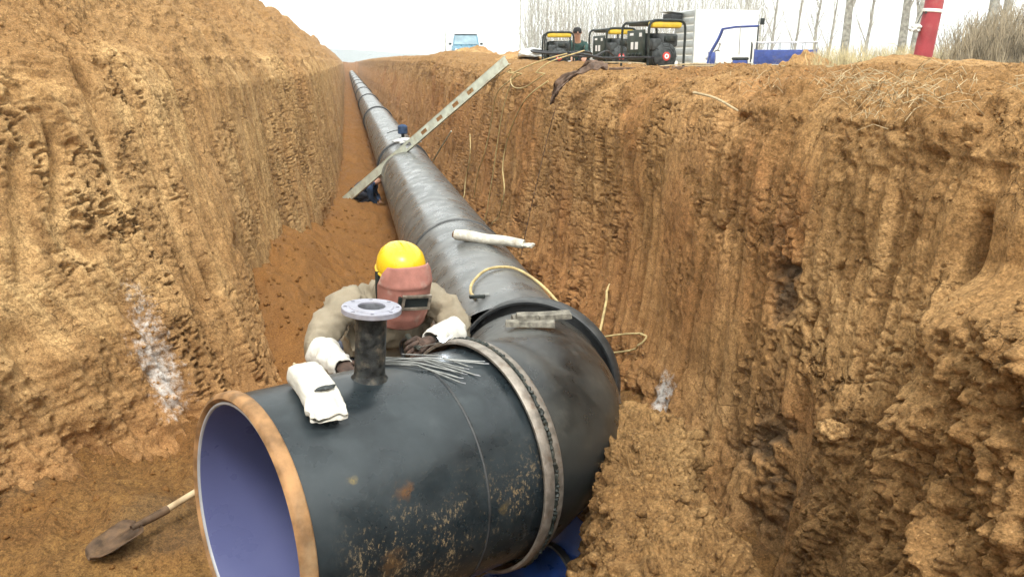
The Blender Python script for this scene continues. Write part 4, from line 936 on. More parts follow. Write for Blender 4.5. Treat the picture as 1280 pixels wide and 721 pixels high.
for sx, a in ((-1, body['ar'][0]), (1, body['al'][0])):
    a = Vector(a); skin_mesh('boot', {'a': (a+Vector((0, 0, .06)), .062), 'b': (a+Vector((0, 0, -.02)), .06), 'c': (a+Vector((-.01, -.12, -.03)), .05), 'd': (a+Vector((-.015, -.2, -.035)), .036)}, [('a', 'b'), ('b', 'c'), ('c', 'd')], 'boot', wk, 'b', 2, None, WO)
def cuff(a, b, r0, r1, seed):
    d = (b-a); M_ = frame(a-WO, d); n = 40; ring_ = []
    for i in range(13):
        t = i/12; r = r0+(r1-r0)*t+.005*math.sin(t*16+1.5*math.sin(seed)); ring_.append([M_@Vector(((r+.012*float(vnoise(math.cos(2*math.pi*j/n)*2.5, math.sin(2*math.pi*j/n)*2.5, t*5, seed)))*math.cos(2*math.pi*j/n), (r+.012*float(vnoise(math.cos(2*math.pi*j/n)*2.5+4, math.sin(2*math.pi*j/n)*2.5, t*5, seed)))*math.sin(2*math.pi*j/n), d.length*t)) for j in range(n)])
    ring_.append([M_@((M_.inverted()@p)*1)*1 for p in ring_[-1]])
    o = MB().ring(ring_[:-1], False).build('cuff', 'cuff_white', wk, True, 60); o.modifiers.new('thick', 'SOLIDIFY').thickness = .006; tag(o, 'white protective cuff')
cuff(ER.lerp(WR, .30), ER.lerp(WR, .98), .082, .054, 51)
cuff(EL.lerp(WL, .22), EL.lerp(WL, .95), .084, .056, 52)
tag(hand('glove', WR-(WR-ER).normalized()*.05, (WR-ER)+Vector((.05, -.02, -.02)), (-.2, -.35, .9), (.5, -.8, 0), wk, WO, 'glove', .55, 1.12), 'dark work glove resting on the pipe')
tag(hand('glove', WL-(WL-EL).normalized()*.04, (WL-EL)+Vector((-.02, .02, .0)), (.1, -.75, .65), (-.1, -.55, -.8), wk, WO, 'glove', .75, 1.15), 'brown work glove holding the electrode holder')
# hard hat
hat = MB().lathe([(.118, .0), (.121, .004), (.120, .03), (.116, .06), (.104, .092), (.083, .116), (.055, .131), (.022, .138), (.0, .139)], 40, HM@Matrix.Translation((0, .012, .042))@Matrix.Diagonal((1., 1.14, 1., 1)))
hat.build('hard_hat', 'helmet_yellow', wk, True, 60)
MB().lathe([(.119, .0), (.125, -.002), (.127, .003), (.124, .008), (.119, .010)], 40, HM@Matrix.Translation((0, .012, .042))@Matrix.Diagonal((1., 1.14, 1., 1))).build('hat_rim', 'helmet_yellow', wk)
for x_ in (-.03, 0, .03):
    MB().tube([HM@Vector((x_, .012+.14*math.cos(a)*1.0*(.97 if x_ else 1), .042+.139*math.sin(a)*(.975 if x_ else 1))) for a in (R(25+13*q_) for q_ in range(11))], .0065 if x_ == 0 else .004, 6).build('hat_rib', 'helmet_yellow', wk)
# welding mask: curved shield with cap edge
def mask():
    nu, nv = 40, 44; u = np.linspace(-1, 1, nu); v_ = np.linspace(0, 1, nv); U, V = np.meshgrid(u, v_, indexing='ij')
    th = U*np.interp(V, [0, .1, .3, .75, 1], [.95, 1.15, 1.35, 1.3, 1.05]); rx = np.interp(V, [0, .1, .26, .30, .8, 1], [.124, .134, .142, .139, .134, .124]); ry = np.interp(V, [0, .1, .26, .30, .8, 1], [.138, .154, .182, .176, .160, .138])
    zz = .095-V*.315+.03*np.cos(th)*(1-V)**2
    P = np.stack([rx*np.sin(th), -ry*np.sign(np.cos(th))*np.abs(np.cos(th))**.8+.012+.004*vnoise(U*3, V*4, 0, 66), zz], -1)
    Mh = np.array(HM); return P@Mh[:3, :3].T+Mh[:3, 3]
o = grid_mesh('welding_mask', mask(), 'mask_red', {}); o.parent = wk; o.modifiers.new('thick', 'SOLIDIFY').thickness = .004; tag(o, 'faded red fibre welding mask')
RT = Matrix((-HR, -HF, HU)).transposed()@Matrix.Rotation(R(6), 3, 'Y')
cw = HM@Vector((.018, -.168, -.045))
fr_ = MB()
for c, d in (((0, 0, .030), (.150, .016, .014)), ((0, 0, -.036), (.150, .016, .014)), ((-.068, 0, -.003), (.014, .015, .053)), ((.068, 0, -.003), (.014, .015, .053))): fr_.box(Vector(cw)+RT@Vector(c), d, RT, .002)
wf = fr_.build('window_frame', 'frame_metal', o)
MB().box(Vector(cw)+RT@Vector((0, .003, 0)), (.124, .006, .060), RT).build('window_glass', 'mask_glass', o, False)
MB().box(Vector(cw)+RT@Vector((-.084, .006, .0)), (.014, .02, .05), RT, .002).build('window_clip', 'gen_black', o)
# strap from hat to the mask side
MB().tube([HM@Vector((-.122, .01, .05)), HM@Vector((-.128, -.02, -.03)), HM@Vector((-.115, .0, -.12))], [.012, .012, .01], 8).build('mask_strap', 'gen_black', wk)
# electrode holder with its rod, held in the hand on the right
hd = empty('electrode_holder', WL+Vector((-.07, -.05, -.01))); tag(hd, 'electrode holder with a rod in the glove of the welding person', 'electrode holder')
tip = Vector((.345, 3.22, -1.142))-hd.location
MB().tube([(-.03, .10, .03), (0, 0, 0), tip.normalized()*.06], [.014, .016, .012], 10).build('grip', 'gen_black', hd)
MB().tube([tip.normalized()*.05, tip], .003, 6).build('electrode', 'rod_grey', hd)
sp = MB()
for i in range(26):
    a = random.uniform(0, 6.28); b_ = random.uniform(.1, 1.3); l_ = .006+.05*random.random()**2.5; d_ = Vector((math.cos(a)*math.sin(b_), math.sin(a)*math.sin(b_), math.cos(b_)))
    sp.tube([d_*.003, d_*l_], [.0022, .0006], 4)
o = sp.build('weld_spark', 'arc', None); o.location = hd.location+tip; tag(o, 'bright white welding spark at the tip of the electrode', 'spark')
cable('cable', [hd.location+Vector((-.03, .10, .03)), Vector((.2, 3.85, -1.40)), Vector((.28, 3.72, -1.7)), Vector((.22, 3.75, -2.2)), Vector((-.1, 4.3, -2.36)), Vector((-.3, 5.0, -2.33))], .010, 'cable_black', 'black welding lead dropping from the electrode holder')

# ---- crouching helper at the far sleeve
def crouch(name, loc, rz, top_mat, label, head_mat='skin', scale=1.):
    e = empty(name, loc, rz); e.scale = (scale,)*3
    J = {'p': ((0, .12, .28), (.16, .14)), 'b': ((0, .08, .45), (.16, .13)), 'c': ((0, -.06, .62), (.18, .13)), 'n': ((0, -.16, .74), .06), 'h0': ((0, -.2, .82), .08), 'h1': ((0, -.21, .92), .075),
         'sr': ((-.19, -.08, .62), .07), 'er': ((-.26, -.22, .42), .05), 'wr': ((-.16, -.40, .36), .035), 'sl': ((.19, -.08, .62), .07), 'el': ((.26, -.22, .42), .05), 'wl': ((.16, -.40, .36), .035),
         'hr': ((-.1, .1, .24), .1), 'kr': ((-.2, -.26, .42), .075), 'ar': ((-.18, -.1, .07), .05), 'fr': ((-.2, -.28, .045), .04), 'hl': ((.1, .1, .24), .1), 'kl': ((.2, -.26, .42), .075), 'al': ((.18, -.1, .07), .05), 'fl': ((.2, -.28, .045), .04)}
    E = [('p', 'b'), ('b', 'c'), ('c', 'n'), ('n', 'h0'), ('h0', 'h1'), ('c', 'sr'), ('sr', 'er'), ('er', 'wr'), ('c', 'sl'), ('sl', 'el'), ('el', 'wl'), ('p', 'hr'), ('hr', 'kr'), ('kr', 'ar'), ('ar', 'fr'), ('p', 'hl'), ('hl', 'kl'), ('kl', 'al'), ('al', 'fl')]
    skin_mesh('body', J, E, 'skin', e, 'p')
    Jc = {k_: (v[0], (v[1]*1.22 if not isinstance(v[1], tuple) else tuple(q*1.22 for q in v[1]))) for k_, v in J.items()}
    Jc['n'] = (J['n'][0], .085)
    skin_mesh('jacket', {k_: Jc[k_] for k_ in ('p', 'b', 'c', 'n', 'sr', 'er', 'sl', 'el', 'wr', 'wl')}, [('p', 'b'), ('b', 'c'), ('c', 'n'), ('c', 'sr'), ('sr', 'er'), ('er', 'wr'), ('c', 'sl'), ('sl', 'el'), ('el', 'wl')], top_mat, e, 'p', 2, (.012, 10, 71))
    skin_mesh('trousers', {k_: (Jc[k_][0], Jc[k_][1] if k_ != 'p' else (.15, .13)) for k_ in ('p', 'hr', 'kr', 'ar', 'hl', 'kl', 'al')}, [('p', 'hr'), ('hr', 'kr'), ('kr', 'ar'), ('p', 'hl'), ('hl', 'kl'), ('kl', 'al')], 'trousers', e, 'p')
    for s_ in ('r', 'l'):
        a = Vector(J['a'+s_][0]); b = Vector(J['f'+s_][0]); skin_mesh('boot', {'a': (a, .062), 'b': (a.lerp(b, .5), .055), 'c': (b, .045)}, [('a', 'b'), ('b', 'c')], 'boot', e, 'a')
        sg = -1 if s_ == 'r' else 1
        hand('hand', J['w'+s_][0], (-sg*.3, -.9, -.2), (0, -.2, 1), (-sg, 0, 0), e, Vector((0, 0, 0)), 'skin', .6, 1.05)
    hr_ = MB().lathe([(.098, -.01), (.101, .03), (.09, .075), (.06, .105), (0, .116)], 24, Matrix.Translation((0, -.195, .865))@Matrix.Diagonal((.92, 1.06, 1, 1))); hr_.build('hair', 'hair', e)
    MB().tube([(0, -.285, .89), (0, -.305, .862), (0, -.29, .852)], [.008, .014, .009], 8).build('nose', 'skin', e)
    MB().tube([(-.022, -.278, .825), (0, -.286, .824), (.022, -.278, .825)], .005, 6).build('mouth', 'tarp_brown', e)
    for sx in (-1, 1):
        MB().lathe([(.0, -.008), (.009, 0), (0, .008)], 8, Matrix.Translation((sx*.03, -.277, .885))).build('eye', 'gen_black', e)
        MB().lathe([(.010, -.025), (.018, 0), (.012, .025)], 8, Matrix.Translation((sx*.083, -.2, .87))).build('ear', 'skin', e)
    tag(e, label, 'person'); return e
pf = crouch('person', (.02, 14.3, -2.42), R(75), 'coat_blue', 'person in dark blue crouching left of the pipeline behind the plank', scale=.80); pf.rotation_euler = (R(34), 0, R(75))
crouch('person', (4.45, 15.9, -.25), R(-10), 'coat_green', 'person in dark green squatting between the generators', scale=.92)

# ================================================================== machines on the rim
def generator(loc, rz, label, s=1.):
    e = empty('generator', loc, rz); e.scale = (s,)*3; tag(e, label, 'generator', 'welding generators along the rim')
    w_, l_, h_ = .50, .72, .62
    for sx in (-1, 1):                                           # two hoop frames
        for sy in (-1, 1):
            P = crom([(sx*w_/2, sy*l_/2, .02), (sx*w_/2, sy*l_/2, .25), (sx*w_/2, sy*l_/2, h_-.10), (sx*(w_/2-.03), sy*l_/2, h_-.02), (sx*(w_/2-.10), sy*l_/2, h_), (0, sy*l_/2, h_)], 4)
            MB().tube(P, .016, 8).build('frame_hoop', 'gen_black', e)
        MB().tube([(sx*w_/2, -l_/2, .05), (sx*w_/2, l_/2, .05)], .016, 8).build('bottom_rail', 'gen_black', e)
        MB().tube([(sx*(w_/2-.06), -l_/2, h_-.012), (sx*(w_/2-.06), l_/2, h_-.012)], .014, 8).build('top_rail', 'gen_black', e)
    MB().box((0, .0, .60), (.40, .62, .055), None, .02).build('tank_lid', 'gen_panel', e)
    MB().box((0, -.30, .575), (.42, .13, .085), None, .03).build('fuel_tank', 'gen_yellow', e)
    MB().lathe([(.035, 0), (.037, .02), (.03, .028), (0, .03)], 16, Matrix.Translation((.05, -.29, .617))).build('fuel_cap', 'gen_black', e)
    MB().box((0, .12, .30), (.36, .42, .36), None, .03).build('alternator_housing', 'gen_panel', e)
    MB().box((-.205, .06, .34), (.02, .46, .36), None, .004).build('control_panel', 'gen_panel', e)
    for (y_, z_, a, b) in ((-.08, .46, .07, .045), (.16, .47, .10, .03), (.02, .33, .08, .09), (.14, .33, .07, .09)):
        MB().box((-.2165, y_, z_), (.002, a, b)).build('panel_sticker', 'sticker_white', e, False)
    for y_ in (-.1, .0, .1, .2): MB().lathe([(.02, 0), (.02, .02), (.012, .026), (0, .026)], 12, Matrix.Translation((-.215, y_, .22))@Matrix.Rotation(R(-90), 4, 'Y')).build('socket', 'gen_black', e)
    MB().box((.05, -.22, .39), (.27, .20, .16), None, .03).build('air_cleaner', 'gen_grey', e)
    MB().box((.06, -.33, .41), (.15, .03, .07), None, .01).build('air_cleaner_lid', 'gen_black', e)
    MB().box((-.12, -.24, .34), (.12, .2, .14), None, .02).build('muffler', 'gen_grey', e)
    MB().box((.0, -.2, .2), (.30, .2, .22), None, .03).build('engine_block', 'gen_black', e)
    M_ = Matrix.Translation((.0, -.30, .20))@Matrix.Rotation(R(90), 4, 'X')
    rc = MB().lathe([(.165, 0), (.168, .02), (.155, .045), (.12, .058), (.118, .052), (.09, .062), (.088, .056), (.055, .066), (0, .066)], 32, M_).build('recoil_cover', 'gen_grey', e, True, 25)
    MB().lathe([(.052, .064), (.052, .074), (.03, .076), (.03, .074), (0, .074)], 24, M_).build('recoil_badge', 'gen_red', rc)
    MB().lathe([(.030, .075), (.030, .080), (.014, .080), (.014, .077)], 20, M_).build('recoil_hub', 'sticker_white', rc)
    for i in range(10):
        a = 2*math.pi*i/10; MB().box(M_@Vector((.14*math.cos(a), .14*math.sin(a), .053)), (.035, .004, .008), Matrix.Rotation(-a, 3, 'Y')).build('vent_slot', 'dark_inside', rc, False)
    MB().box((.19, -.26, .10), (.06, .03, .09), None, .005).build('oil_tag', 'sticker_white', e)
    return e
generator((3.72, 14.5, -.12), R(-14.4+4), 'leftmost generator, square to the view with a red badge, alone by the squatting person')
generator((*polar(760, 13.9), -.12), R(-18.9+24), 'middle generator, its side panel turned left, beside the largest one', 1.03)
generator((*polar(808, 11.7), -.14), R(-22.2+30), 'largest generator with yellow top and white ringed badge', 1.08)

# box trailer
tp = Vector((*polar(858, 36), -.66)); al = R(24.2); e = empty('box_trailer', tp, -al+R(27)); tag(e, 'white box trailer with grey ribbed end behind the largest generator', 'trailer')
BL, BW, BH, B0 = 2.9, 1.85, 2.15, .62                                     # local: x along the white side, y into depth
MB().box((BL/2, BW/2, B0+BH/2), (BL, BW, BH), None, .02).build('box_body', 'trailer_white', e)
for i in range(7): MB().box((-.012, BW/2, B0+.17+i*.305), (.03, BW-.1, .24), None, .01).build('end_panel', 'trailer_grey', e)
MB().box((-.03, .03, B0+BH/2), (.03, .05, BH)).build('corner_post', 'trailer_grey', e, False); MB().box((-.03, BW-.03, B0+BH/2), (.03, .05, BH)).build('corner_post', 'trailer_grey', e, False)
MB().box((-.34, BW-.28, B0+BH-.06), (.66, 1.0, .035), Matrix.Rotation(R(6), 3, 'Y'), .005).build('raised_flap', 'trailer_grey', e)
MB().box((-.32, BW-.28, B0+BH-.28), (.5, .9, .34), None, .01).build('open_hatch', 'dark_inside', e)
MB().box((1.4, -.006, B0+BH-.08), (.9, .012, .018)).build('gutter', 'trailer_grey', e, False)
MB().box((BL/2, BW/2, B0-.08), (BL-.2, BW-.3, .12)).build('chassis', 'gen_black', e, False)
for x_ in (.6, 2.2):
    for y_ in (.12, BW-.12):
        M_ = Matrix.Translation((x_, y_, .30))@Matrix.Rotation(R(90), 4, 'X'); wh = MB().lathe([(.15, -.08), (.28, -.085), (.30, -.05), (.30, .05), (.28, .085), (.15, .08)], 28, M_).build('wheel', 'rubber', e)
        MB().lathe([(0, .07), (.13, .075), (.155, .085), (.155, -.085), (.13, -.075), (0, -.07)], 20, M_).build('rim', 'steel_rim', wh)
MB().tube([(0, BW/2, B0-.1), (-.9, BW/2, .45)], .04, 8).build('tow_bar', 'gen_black', e)

# cargo tricycle: local x runs from the cab (left in the picture) to the tail
tp = Vector((13.4, 25.6, -.66)); e = empty('cargo_tricycle', tp, R(-27)); tag(e, 'blue cargo tricycle with open cab frame and low cargo bed', 'tricycle')
def wheel(parent, x_, y_, r, wd=.09):
    M_ = Matrix.Translation((x_, y_, r))@Matrix.Rotation(R(90), 4, 'X'); wh = MB().lathe([(r*.6, -wd/2), (r*.95, -wd/2), (r, -wd/4), (r, wd/4), (r*.95, wd/2), (r*.6, wd/2)], 28, M_).build('wheel', 'rubber', parent)
    MB().lathe([(0, wd*.3), (r*.5, wd*.35), (r*.62, wd*.52), (r*.62, -wd*.52), (r*.5, -wd*.35), (0, -wd*.3)], 20, M_).build('rim', 'steel_rim', wh)
wheel(e, -1.55, 0, .27); wheel(e, 1.15, -.55, .30, .13); wheel(e, 1.15, .55, .30, .13)
for sy in (-.42, .42):
    MB().tube(crom([(-1.60, sy, .55), (-1.52, sy, .95), (-1.30, sy, 1.40), (-1.18, sy, 1.72)], 4), .035, 8).build('windscreen_post', 'trike_blue', e)
    MB().tube([(-1.18, sy, 1.72), (-.75, sy, 1.78), (-.05, sy, 1.80)], .022, 8).build('roof_bar', 'trike_blue', e)
    MB().tube([(-.05, sy, 1.80), (-.05, sy, .6)], .022, 8).build('rear_post', 'gen_grey', e)
    MB().tube([(-.62, sy, 1.78), (-.60, sy, .9)], .012, 8).build('side_post', 'steel_rim', e)
MB().tube([(-1.18, -.42, 1.72), (-1.18, .42, 1.72)], .022, 8).build('roof_bar', 'trike_blue', e); MB().tube([(-.05, -.42, 1.8), (-.05, .42, 1.8)], .022, 8).build('roof_bar', 'trike_blue', e)
MB().box((-1.36, 0, 1.32), (.012, .80, .72), Matrix.Rotation(R(22), 3, 'Y')).build('windscreen', 'trike_glass', e, False)
fs = MB()
ring_ = []
for i in range(9):
    t = i/8; zz = .32+.66*t; xx = -1.62+.10*t+.06*math.sin(t*3); wd = .28+.16*math.sin(t*2.4); ring_.append([(xx, -wd, zz), (xx-.10, 0, zz+.02), (xx, wd, zz), (xx+.14, wd*.9, zz), (xx+.14, -wd*.9, zz)])
fs.ring(ring_).build('front_cowl', 'trike_blue', e); MB().lathe([(.075, 0), (.085, .03), (.07, .06), (0, .07)], 20, Matrix.Translation((-1.62, 0, .82))@Matrix.Rotation(R(-90), 4, 'Y')).build('headlight', 'headlamp', e)
ring_ = [[(-1.55+.32*math.cos(a), y_, .27+.33*math.sin(a)) for a in (R(10+16*i) for i in range(11))] for y_ in (-.09, .09)]
m_ = MB(); m_.add([p for r_ in ring_ for p in r_], [(i, i+1, 12+i, 11+i) for i in range(10)]); o = m_.build('mudguard', 'trike_blue', e); o.modifiers.new('thick', 'SOLIDIFY').thickness = .006
MB().tube(crom([(-1.25, -.36, 1.02), (-1.32, -.2, 1.04), (-1.40, 0, 1.0), (-1.32, .2, 1.04), (-1.25, .36, 1.02)], 4), .016, 8).build('handlebar', 'gen_black', e)
for sy in (-.38, .38): MB().tube([(-1.3, sy*.8, 1.03), (-1.24, sy, 1.2)], .008, 6).build('mirror_stem', 'gen_black', e); MB().box((-1.24, sy, 1.24), (.02, .10, .07), None, .008).build('mirror', 'gen_black', e)
MB().box((-.85, 0, .42), (1.1, .5, .08), None, .02).build('footboard', 'trike_blue', e); MB().box((-.55, 0, .60), (.5, .46, .26), None, .04).build('seat_base', 'trike_blue', e); MB().box((-.55, 0, .77), (.55, .48, .09), None, .035).build('seat', 'gen_black', e)
MB().tube(crom([(-.22, -.40, .65), (-.22, -.40, 1.18), (-.22, -.32, 1.28), (-.22, .32, 1.28), (-.22, .40, 1.18), (-.22, .40, .65)], 4), .02, 8).build('backrest_frame', 'gen_grey', e)
MB().box((-.20, 0, 1.0), (.05, .34, .5), None, .02).build('backrest', 'split_wood', e)
MB().tube([(-.05, -.3, 1.80), (-.05, -.3, 2.0)], .014, 6).build('lamp_stem', 'gen_black', e); MB().box((.06, -.3, 1.93), (.14, .12, .2), None, .02).build('work_lamp', 'gen_black', e)
MB().box((.85, 0, .62), (1.9, 1.2, .05)).build('bed_floor', 'trike_blue', e, False)
for sy in (-.6, .6):
    MB().box((.85, sy, .84), (1.9, .025, .41), None, .004).build('side_board', 'trike_blue', e); MB().tube([(-.10, sy, 1.28), (1.8, sy, 1.28)], .016, 6).build('bed_rail', 'steel_rim', e)
    for i in range(6): MB().tube([(-.08+i*.375, sy, .9), (-.08+i*.375, sy, 1.28)], .012, 6).build('rail_post', 'steel_rim', e)
MB().box((1.81, 0, .85), (.03, 1.2, .46), None, .004).build('tail_board', 'trike_blue', e); MB().box((-.11, 0, .85), (.03, 1.2, .46), None, .004).build('front_board', 'trike_blue', e)
MB().box((1.55, -.616, .84), (.3, .006, .10)).build('side_marker', 'sticker_white', e, False)

# blue car seen head on
e = empty('car', (6.65, 46.6, -.14), R(-8)); e.scale = (.93,)*3; tag(e, 'pale blue off road car facing the trench in the distance', 'car')
def hull(sec):      # list of (y, half width, z low, z high)
    rg = []
    for y_, hw, z0, z1 in sec: rg.append([(-hw, y_, z0), (-hw, y_, z1-.08), (-hw+.10, y_, z1), (hw-.10, y_, z1), (hw, y_, z1-.08), (hw, y_, z0)])
    return MB().ring(rg)
hull([(-1.95, .74, .45, .85), (-1.9, .80, .4, .95), (-1.0, .85, .4, 1.06), (-.75, .86, .38, 1.12), (1.7, .86, .38, 1.12), (2.0, .82, .45, 1.05)]).build('body', 'car_blue', e, True, 30)
hull([(-.72, .78, 1.1, 1.16), (-.30, .70, 1.1, 1.72), (-.1, .69, 1.1, 1.78), (1.6, .68, 1.1, 1.78), (1.85, .72, 1.1, 1.3)]).build('cabin', 'car_blue', e, True, 30)
MB().add([(-.70, -.735, 1.17), (.70, -.735, 1.17), (.60, -.335, 1.68), (-.60, -.335, 1.68)], [(0, 1, 2, 3)]).build('windscreen', 'car_glass', e, False)
for sx in (-1, 1):
    MB().add([(sx*.775, -.45, 1.2), (sx*.76, 1.5, 1.2), (sx*.715, 1.45, 1.62), (sx*.715, -.2, 1.62)], [(0, 1, 2, 3)]).build('side_window', 'car_glass', e, False)
    MB().lathe([(.10, 0), (.11, .03), (.09, .05), (0, .055)], 20, Matrix.Translation((sx*.56, -1.9, .80))@Matrix.Rotation(R(90), 4, 'X')).build('headlight', 'headlamp', e)
    MB().box((sx*.93, -.55, 1.2), (.16, .06, .12), None, .02).build('wing_mirror', 'gen_black', e)
    for y_ in (-1.25, 1.25):
        M_ = Matrix.Translation((sx*.74, y_, .36))@Matrix.Rotation(R(90), 4, 'Y'); wh = MB().lathe([(.2, -.1), (.34, -.11), (.36, -.06), (.36, .06), (.34, .11), (.2, .1)], 28, M_).build('wheel', 'rubber', e)
        MB().lathe([(0, -.10), (.2, -.115), (.21, 0), (.2, .115), (0, .10)], 20, M_).build('rim', 'steel_rim', wh)
MB().box((0, -1.945, .74), (.8, .05, .16), None, .02).build('grille', 'gen_black', e); MB().box((0, -1.99, .52), (1.6, .12, .16), None, .04).build('bumper', 'gen_grey', e)
MB().box((0, -.33, 1.735), (1.36, .05, .05), None, .01).build('roof_edge', 'gen_grey', e)

# pile of cornstalks and a pale bag near the car
e = empty('cornstalk_pile', (6.2, 33.5, -.16)); tag(e, 'low yellow brown pile of cornstalks right of the blue car', 'cornstalks')
for i in range(46):
    x0 = random.uniform(-.95, -.6); x1 = random.uniform(.6, 1.0); z = .04+.42*random.random()**1.4; y_ = random.uniform(-.5, .5)*(1-z)
    MB().tube([(x0, y_, z), (0, y_+random.uniform(-.06, .06), z+random.uniform(-.03, .05)), (x1, y_+random.uniform(-.2, .2), z+random.uniform(-.05, .08))], random.uniform(.02, .035), 6).build('cornstalk', 'straw', e)
tag(rag('plastic_bag', (3.42, 15.15, .15), .24, .2, .10, 'bag_pale', 101), 'crumpled pale plastic bag on the rim above the plank', 'bag')

# red post on the mound
e = empty('red_post', (*polar(1131, 8.8), -.16), rot=(R(2), R(4), 0)); tag(e, 'leaning red post with a white band on the right rim', 'post')
MB().lathe([(.084, -.25), (.083, .0), (.081, .6), (.079, 1.45), (.074, 1.49), (.04, 1.515), (0, 1.52)], 32).build('shaft', 'post_red', e, True, 50)
for z_ in (.61, 1.15): MB().lathe([(.082, z_-.004), (.088, z_), (.088, z_+.022), (.082, z_+.027)], 32).build('band', 'post_white', e)
MB().box((-.079, -.02, .60), (.012, .02, .02)).build('hook', 'gen_grey', e, False)
e2 = empty('hanging_bag', (*polar(1120, 8.75), .30)); tag(e2, 'small pale bag hung on a cord at the left of the red post', 'bag')
rag('pouch', (0, 0, 0), .05, .045, .042, 'bag_pale', 111, 0, e2); MB().tube([(.01, 0, .03), (.03, -.01, .10), (.06, -.02, .17)], .004, 6).build('cord', 'gen_grey', e2)
# thin mast behind the rim
e = empty('thin_mast', (8.2, 39.2, -.3)); tag(e, 'thin tall grey mast standing left of the generators', 'mast'); MB().tube([(0, 0, 0), (.02, 0, 3), (0, 0, 6.5)], [.035, .03, .025], 8).build('mast_pole', 'bark_sapling', e); MB().box((0, 0, 6.3), (.8, .06, .06)).build('cross_arm', 'gen_grey', e, False)

# ================================================================== trees and brush
def tree_proto(name, h, r, lean, nb, twig_n, bark, seed, low=.25):
    rd = random.Random(seed); e = empty(name)
    pts = [Vector((lean*h*t**1.2+.04*h*.1*rd.uniform(-1, 1), .03*h*rd.uniform(-1, 1)*t, h*t)) for t in (i/8 for i in range(9))]
    P = crom(pts, 3); MB().tube(P, [r*(1.15 if k_ == 0 else 1)*(1-.9*k_/(len(P)-1)) for k_ in range(len(P))], 8).build('trunk', bark, e)
    cb = MB()
    def at_(t): f = t*(len(P)-1); i = min(int(f), len(P)-2); return P[i].lerp(P[i+1], f-i)
    for i in range(nb):
        t = low+(.97-low)*(i+rd.random())/nb; a = rd.uniform(0, 6.28); L = h*(.32*(1-t)+.06)*rd.uniform(.7, 1.2); p0 = at_(t); d = Vector((math.cos(a)*.5, math.sin(a)*.5, 1)).normalized()
        p1 = p0+d*L*.5; p2 = p1+(d+Vector((0, 0, .35))).normalized()*L*.5; br = r*(1-.9*t)*.4
        cb.tube([p0, p1, p2], [br, br*.6, br*.15], 4)
        for j in range(twig_n):
            q = p0.lerp(p1, rd.uniform(.2, 1)) if rd.random() < .5 else p1.lerp(p2, rd.random()); a2 = rd.uniform(0, 6.28); l2 = L*rd.uniform(.15, .4); d2 = Vector((math.cos(a2)*.6, math.sin(a2)*.6, .9)).normalized()
            cb.tube([q, q+d2*l2*.6, q+d2*l2+Vector((0, 0, .1*l2))], [br*.35, br*.25, br*.08], 3)
    cb.build('crown', 'twig', e); return e
def place(proto, first, loc, rz, s, label, group, cat='tree'):
    o = proto if first else copy_tree(proto); o.location = loc; o.rotation_euler = (0, 0, rz); o.scale = (s,)*3; tag(o, label, cat, group)
pop = [tree_proto('bare_tree', 11, .15, .04, 16, 7, 'bark_pale', 1, .16), tree_proto('bare_tree', 10, .13, .07, 14, 7, 'bark_pale', 2, .14)]
TL = [(950, 44, .6, 'thin bare tree whose foot hides behind the tricycle lamp'), (977, 42, .62, 'thin bare tree above the middle of the tricycle bed'), (1001, 40, .6, 'thin bare tree above the tricycle tail'), (1018, 40, .55, 'thinnest bare tree just right of the tricycle tail'), (1036, 28, .95, 'stout bare tree first to the right of the tricycle'), (1062, 34, .6, 'forked thin bare tree midway between tricycle and red post'), (1104, 27, .9, 'pale bare tree, further left of the two before the red post'), (1121, 25, 1.05, 'thick pale bare tree just left of the red post'), (1207, 26, 1.0, 'pale bare tree behind the brush, nearest to the red post'), (1224, 27, 1.1, 'thickest pale bare tree behind the middle of the brush'), (1256, 28, .9, 'pale bare tree behind the right end of the brush'), (1300, 30, .9, 'pale bare tree past the right end of the brush'), (1340, 33, 1., 'pale bare tree farthest right')]
used = set()
for i, (px, d, s, lb) in enumerate(TL):
    x, y = polar(px, d); k_ = i % 2; place(pop[k_], k_ not in used, (x, y, -.78), random.uniform(-.5, .5), s, lb, 'bare roadside trees'); used.add(k_)
sap = [tree_proto('bare_sapling', 8, .045, .01*(q-1), 26, 5, 'bark_sapling', 10+q, .06) for q in range(4)]
used = set()
for i in range(120):
    px = 655+285*(i+random.random())/120; d = random.uniform(50, 82); x, y = polar(px, d); k_ = i % 4
    place(sap[k_], k_ not in used, (x, y, -.7), random.uniform(0, 6.28), random.uniform(.85, 1.2), 'thin bare sapling in the dense pale wood behind the generators', 'saplings in the wood behind the generators', 'sapling'); used.add(k_)
x, y = polar(560, 40); shp = tree_proto('bare_shrub', 2.4, .03, .02, 14, 4, 'bark_sapling', 31, .05); place(shp, True, (x, y, -.2), 0, 1, 'small bare shrub left of the blue car', None, 'shrub')
def thicket(name, box, n, hmin, hmax, mat, seed, label, cat, spread=.16, r=.006):
    rd = random.Random(seed); mb = MB()
    for i in range(n):
        x, y, z0 = box(rd); h = rd.uniform(hmin, hmax); a = rd.uniform(0, 6.28); d = Vector((math.cos(a)*spread*rd.random(), math.sin(a)*spread*rd.random(), 1)); b = Vector((x, y, z0))
        m1 = b+d*h*.5; m2 = b+d*h+Vector((rd.uniform(-.1, .1), rd.uniform(-.1, .1), 0))*h
        mb.tube([b, m1, m2], [r, r*.8, r*.25], 3, False)
        for j in range(3):
            q = b.lerp(m2, rd.uniform(.25, .9)); a = rd.uniform(0, 6.28); l2 = h*rd.uniform(.12, .3); mb.tube([q, q+Vector((math.cos(a)*.5, math.sin(a)*.5, .9))*l2], [r*.6, r*.2], 3, False)
    o = mb.build(name, mat); tag(o, label, cat, None, 'stuff'); return o
def strip(px0, px1, d0, d1, z):
    def f(rd):
        x, y = polar(rd.uniform(px0, px1), rd.uniform(d0, d1)); return x, y, z
    return f
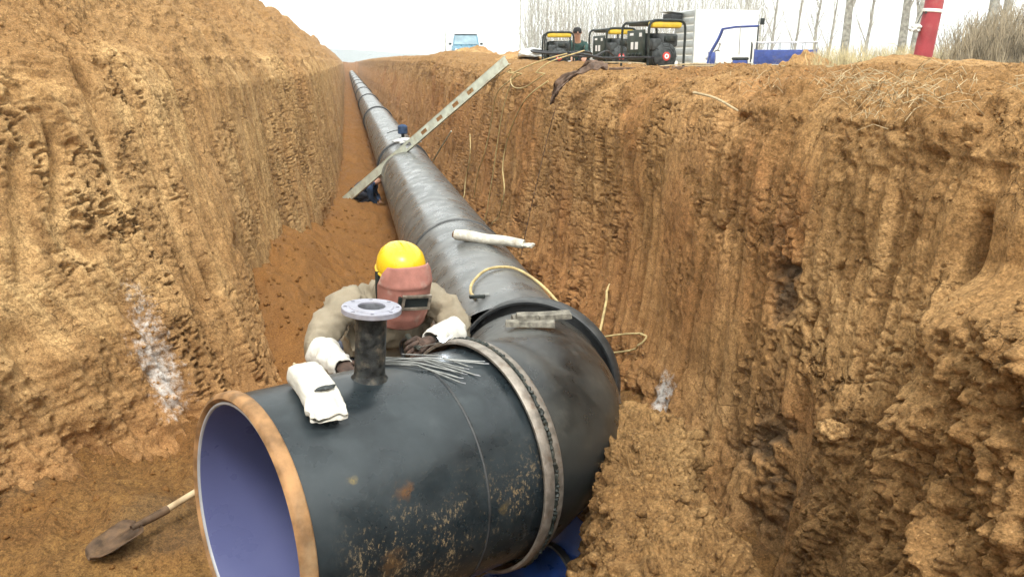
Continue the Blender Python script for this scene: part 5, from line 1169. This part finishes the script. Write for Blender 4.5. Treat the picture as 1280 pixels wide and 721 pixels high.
def brush_box(rd):
    px = rd.uniform(1168, 1420); d = rd.uniform(12.5, 18); x, y = polar(px, d); return x, y, -.62-.3*(1-min(1, (px-1160)/60))
thicket('brush_thicket', brush_box, 2600, 1.0, 1.45, 'brush_twig', 3, 'dense brown brush thicket right of the red post', 'brush', .3, .008)
thicket('dry_grass', strip(1000, 1180, 15, 24, -.6), 1900, .5, .95, 'dry_grass', 4, 'strip of tall dry grass between the tricycle and the red post', 'grass', .25, .006)
thicket('dry_grass', strip(640, 1000, 19, 34, -.6), 900, .3, .6, 'dry_grass', 6, 'short dry grass on the field behind the generators', 'grass', .3, .006)
def straw_mess(box, n, label, seed):
    rd = random.Random(seed); mb = MB()
    for i in range(n):
        x, y, z = box(rd); a = rd.uniform(0, 6.28); l = rd.uniform(.03, .15); d = Vector((math.cos(a), math.sin(a), rd.uniform(-.3, .5))); b = Vector((x, y, z))
        mb.tube([b, b+d*l*.5+Vector((0, 0, .02)), b+d*l+Vector((0, 0, rd.uniform(-.03, .02)))], [.0015, .0013, .0006], 3, False)
    tag(mb.build('dead_straw', 'straw'), label, 'straw', None, 'stuff')
straw_mess(lambda rd: (2.12+abs(rd.gauss(0, .22)), rd.uniform(2.1, 4.4), -.10+rd.uniform(-.06, .06)), 130, 'dead straw and roots tangled on the right rim before the red post', 9)
straw_mess(lambda rd: (2.05+abs(rd.gauss(0, .05)), 2.95+rd.gauss(0, .16), -.12+rd.gauss(0, .05)), 110, 'tuft of dead roots hanging from the right rim', 10)

# ================================================================== air
k_ = bpy.data.materials.new('haze'); k_.use_nodes = True; t_ = k_.node_tree; t_.nodes.clear()
pv = t_.nodes.new('ShaderNodeVolumePrincipled'); pv.inputs['Color'].default_value = (.92, .95, .97, 1); pv.inputs['Density'].default_value = .0011; pv.inputs['Anisotropy'].default_value = .2
mo = t_.nodes.new('ShaderNodeOutputMaterial'); t_.links.new(pv.outputs[0], mo.inputs['Volume']); MATS['haze'] = k_
hz_ = MB().box((0, 350, 9.5), (1850, 1340, 27)).build('haze', 'haze', None, False); hz_['kind'] = 'stuff'
